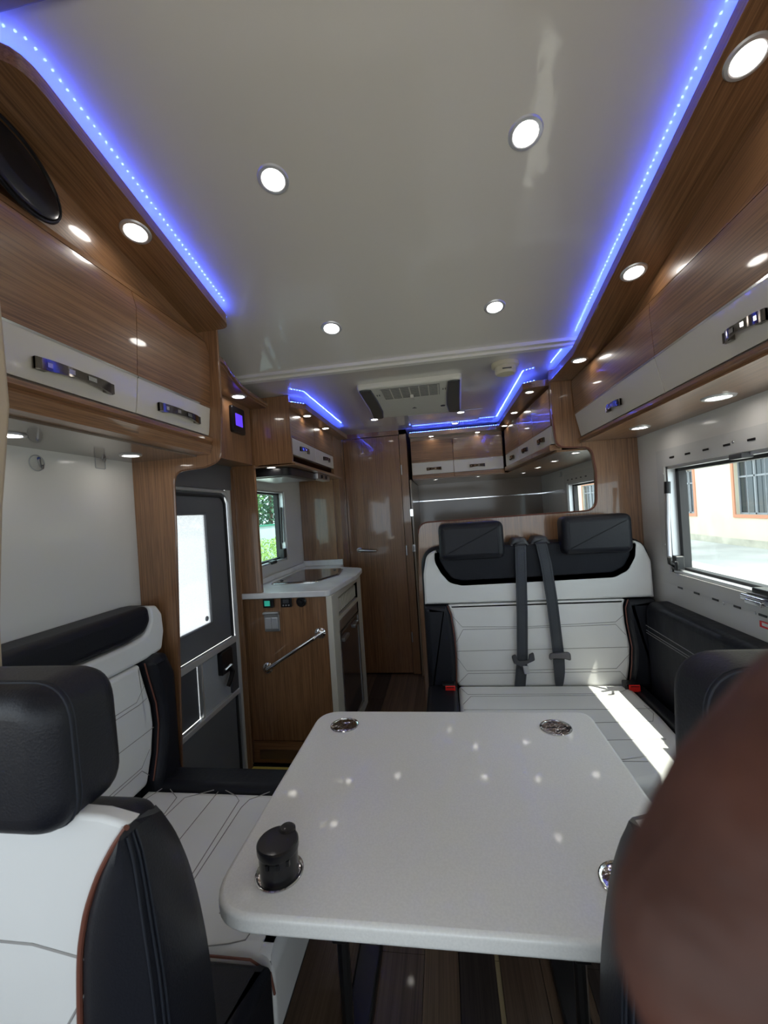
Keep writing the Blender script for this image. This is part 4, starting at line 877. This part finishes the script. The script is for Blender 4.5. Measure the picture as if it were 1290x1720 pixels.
# chrome line on the rear walls
struct('trim_3', MB().box(-.235, .949, 4.192, 4.199, 1.398, 1.406).box(.942, .949, 3.42, 4.19, 1.398, 1.406), CHROME)

# ================================================================== OUTSIDE
RENDER = mat('cream_render', (.74, .65, .50), .9, var=.06, vscale=.8)
ORANGE = mat('orange_surround', (.62, .27, .16), .8)
BX = 10.35
b_ = thing('building', 'cream rendered building with orange window surrounds outside the right window', 'building', (BX, 20, -.7))
holes = [(13.4, 16.55, .42, 2.33), (19.0, 20.1, .42, 2.25), (30, 33, .42, 2.30)]
wall_x(BX, BX+.3, 4, 60, -.7, 7, holes).build('wall', RENDER, b_)
MB().box(BX-.03, BX, 4, 60, -.7, -.45).build('plinth', mat('stained_plinth', (.55, .50, .40), .9, var=.25, vscale=1.2), b_)
DG = mat('dark_window_glass', (.035, .045, .05), .15, coat=.3)
for a, c_, z0, z1 in holes:
    f_ = MB()
    for p in ((a-.12, c_+.12, z1, z1+.12), (a-.12, c_+.12, z0-.12, z0), (a-.12, a, z0, z1), (c_, c_+.12, z0, z1)): f_.box(BX-.04, BX, *p)
    wn = f_.build('window_surround', ORANGE, b_, False)
    f_ = MB(); nn = max(2, round((c_-a)/.8))
    for k in range(nn+1): yy = a+(c_-a)*k/nn; f_.box(BX+.12, BX+.16, yy-.03, yy+.03, z0, z1)
    f_.box(BX+.12, BX+.16, a, c_, z0+(z1-z0)*.68, z0+(z1-z0)*.68+.06).box(BX+.12, BX+.16, a, c_, z0, z0+.06).box(BX+.12, BX+.16, a, c_, z1-.06, z1)
    f_.build('window_frame', GLIGHT, wn, False)
    MB().box(BX+.16, BX+.18, a, c_, z0, z1).build('pane', DG, wn, False)
    g_ = MB(); yy = a+.1
    while yy < c_: g_.box(BX+.06, BX+.075, yy, yy+.015, z0, z1); yy += .42
    g_.build('security_bars', GLIGHT, wn, False, kind='stuff')
LEAF = [mat('leaf_green', (.10, .22, .06), .6), mat('leaf_dark', (.04, .11, .06), .6), mat('leaf_bright', (.25, .40, .10), .6)]
BARK = mat('bark', (.10, .07, .05), .9)
def leaves(n, fn, s):
    mb = MB()
    for _ in range(n):
        p = Vector(fn()); a = Vector((random.gauss(0, 1), random.gauss(0, 1), random.gauss(0, 1))).normalized(); b2_ = a.orthogonal().normalized(); q = s*random.uniform(.6, 1.3)
        mb.add([p, p+a*q+b2_*q*.4, p+a*q*2, p+a*q-b2_*q*.4], [(0, 1, 2, 3)])
    return mb
def blob(c_, r):
    def fn():
        while 1:
            v_ = Vector((random.uniform(-1, 1), random.uniform(-1, 1), random.uniform(-1, 1)))
            if .35 < v_.length < 1: return (c_[0]+v_.x*r[0], c_[1]+v_.y*r[1], c_[2]+v_.z*r[2])
    return fn
for k, (x, y, h, lab) in enumerate(((-11.5, 15.5, 5.5, 'dark bushy tree seen left through the kitchen window'), (-11.5, 21.0, 6.5, 'tall blue-green tree in the middle of the kitchen window view'), (-11.5, 26.5, 6.0, 'tree beyond the hedge at the right of the kitchen window view'))):
    t = thing('tree', lab, 'tree', (x, y, -.7))
    MB().tube([(x, y, -.7), (x+.1, y, h*.4), (x, y+.1, h*.8)], [.18, .13, .05], 8).build('trunk', BARK, t)
    leaves(2600, blob((x, y, h*.55), (1.9, 2.3, h*.52)), .16).build('crown', LEAF[1 if k != 1 else 0], t, False)
h = leaves(5200, lambda: (random.uniform(-8.2, -7.4), random.uniform(13, 30), random.uniform(-.65, .45)), .07).build('hedge', LEAF[2], None, False)
h['kind'] = 'stuff'; tag(h, 'bright green clipped hedge beyond the kitchen window', 'hedge')
t = thing('fence', 'pale wall with a green top rail behind the hedge', 'fence', (-8.6, 20, -.7))
MB().box(-8.7, -8.55, 10, 34, -.7, 1.0).build('panel', mat('pale_blue_wall', (.45, .52, .58), .8), t); MB().box(-8.75, -8.5, 10, 34, 1.0, 1.08).build('top_rail', mat('green_rail', (.03, .22, .16), .6), t)

# ================================================================== HAND held close to the lens (photographer's right hand)
def cp(x, y, d): return Vector((0, 0, 1.32))+RIGHT*x+UP*y+FWD*d
hand = thing('hand', "photographer's hand reaching in close at the lower right, out of focus", 'hand', tuple(cp(.09, -.06, -.02)))
hm = MB()
def limb(pts, n=14):
    """swept chain of rounded sections, (x, y, depth, radius) in the hand's own frame"""
    ps = [(cp(x+.0006, y, d), r) for x, y, d, r in pts]
    for (a, ra), (b_, rb) in zip(ps, ps[1:]):
        k = max(2, int((b_-a).length/min(ra, rb)/.22))
        for i in range(k+1):
            c_ = a.lerp(b_, i/k); r = ra+(rb-ra)*i/k
            hm.lathe([(r*math.sin(math.pi*q/8), -r*math.cos(math.pi*q/8)) for q in range(9)], c_, 'z', 14)
# thumb whose tip the photograph shows at the lower right
limb([(.105, -.085, -.035, .020), (.100, -.050, -.005, .0155), (.082, -.024, .030, .0125), (.0640, -.0205, .046, .0120), (.0535, -.0262, .047, .0121), (.0440, -.0362, .046, .0122), (.0368, -.0465, .045, .0115), (.0362, -.0490, .045, .0112)])
limb([(.160, -.190, -.085, .026), (.130, -.125, -.050, .027), (.112, -.085, -.045, .026)])
limb([(.125, -.110, -.050, .026), (.100, -.060, -.062, .018)]); limb([(.130, -.105, -.055, .026), (.118, -.035, -.068, .017)])
for i, (dx, dy, L) in enumerate(((0, .0, .92), (.003, .020, 1.0), (.008, .040, .95), (.016, .058, .75))):
    limb([(.104+dx, -.066+dy, -.062, .0115), (.070+dx, -.056+dy, -.075, .0092), (.044+dx+.01*(1-L), -.052+dy, -.066, .0083), (.028+dx+.02*(1-L), -.050+dy, -.048, .0072)])
ho_ = hm.build('skin_surface', SHADED_SKIN, hand); ho_.modifiers.clear()
rm = ho_.modifiers.new('remesh', 'REMESH'); rm.mode = 'VOXEL'; rm.voxel_size = .0016; rm.use_smooth_shade = True
sm_ = ho_.modifiers.new('smooth', 'SMOOTH'); sm_.iterations = 6; sm_.factor = .5
nl = MB(); c0 = cp(.0388, -.0470, .0562)
a_, b_2 = (RIGHT*-.55+UP*-.83).normalized(), (RIGHT*.83+UP*-.55).normalized(); vv = []
for i in range(7):
    for j in range(7):
        u_, v_ = (i-3)/3, (j-3)/3; vv.append(c0+a_*u_*.0065*(1-.12*v_*v_)+b_2*v_*.006-FWD*(.0024*v_*v_+.0010*u_*u_))
nl.add(vv, [(i*7+j, i*7+j+1, i*7+j+8, i*7+j+7) for i in range(6) for j in range(6)]); nl.build('nail', NAIL, hand)

# repeats of one kind share a group
GROUPS = {'lamp': 'round downlights', 'cabinet': 'overhead cabinets', 'pelmet': 'light pelmets with blue strips', 'tree': 'trees beyond the kitchen window',
          'hook': 'adhesive wall hooks', 'seat belt': 'seat belts', 'buckle': 'red seat belt buckles', 'seat': 'cab seats', 'bench': 'upholstered benches', 'panel': 'interior panels'}
for o in bpy.data.objects:
    if o.parent is None and o.get('category') in GROUPS and 'kitchen_base' not in o.name and o.name.split('.')[0] not in ('socket_panel', 'cab_seat_belt'): o['group'] = GROUPS[o['category']]
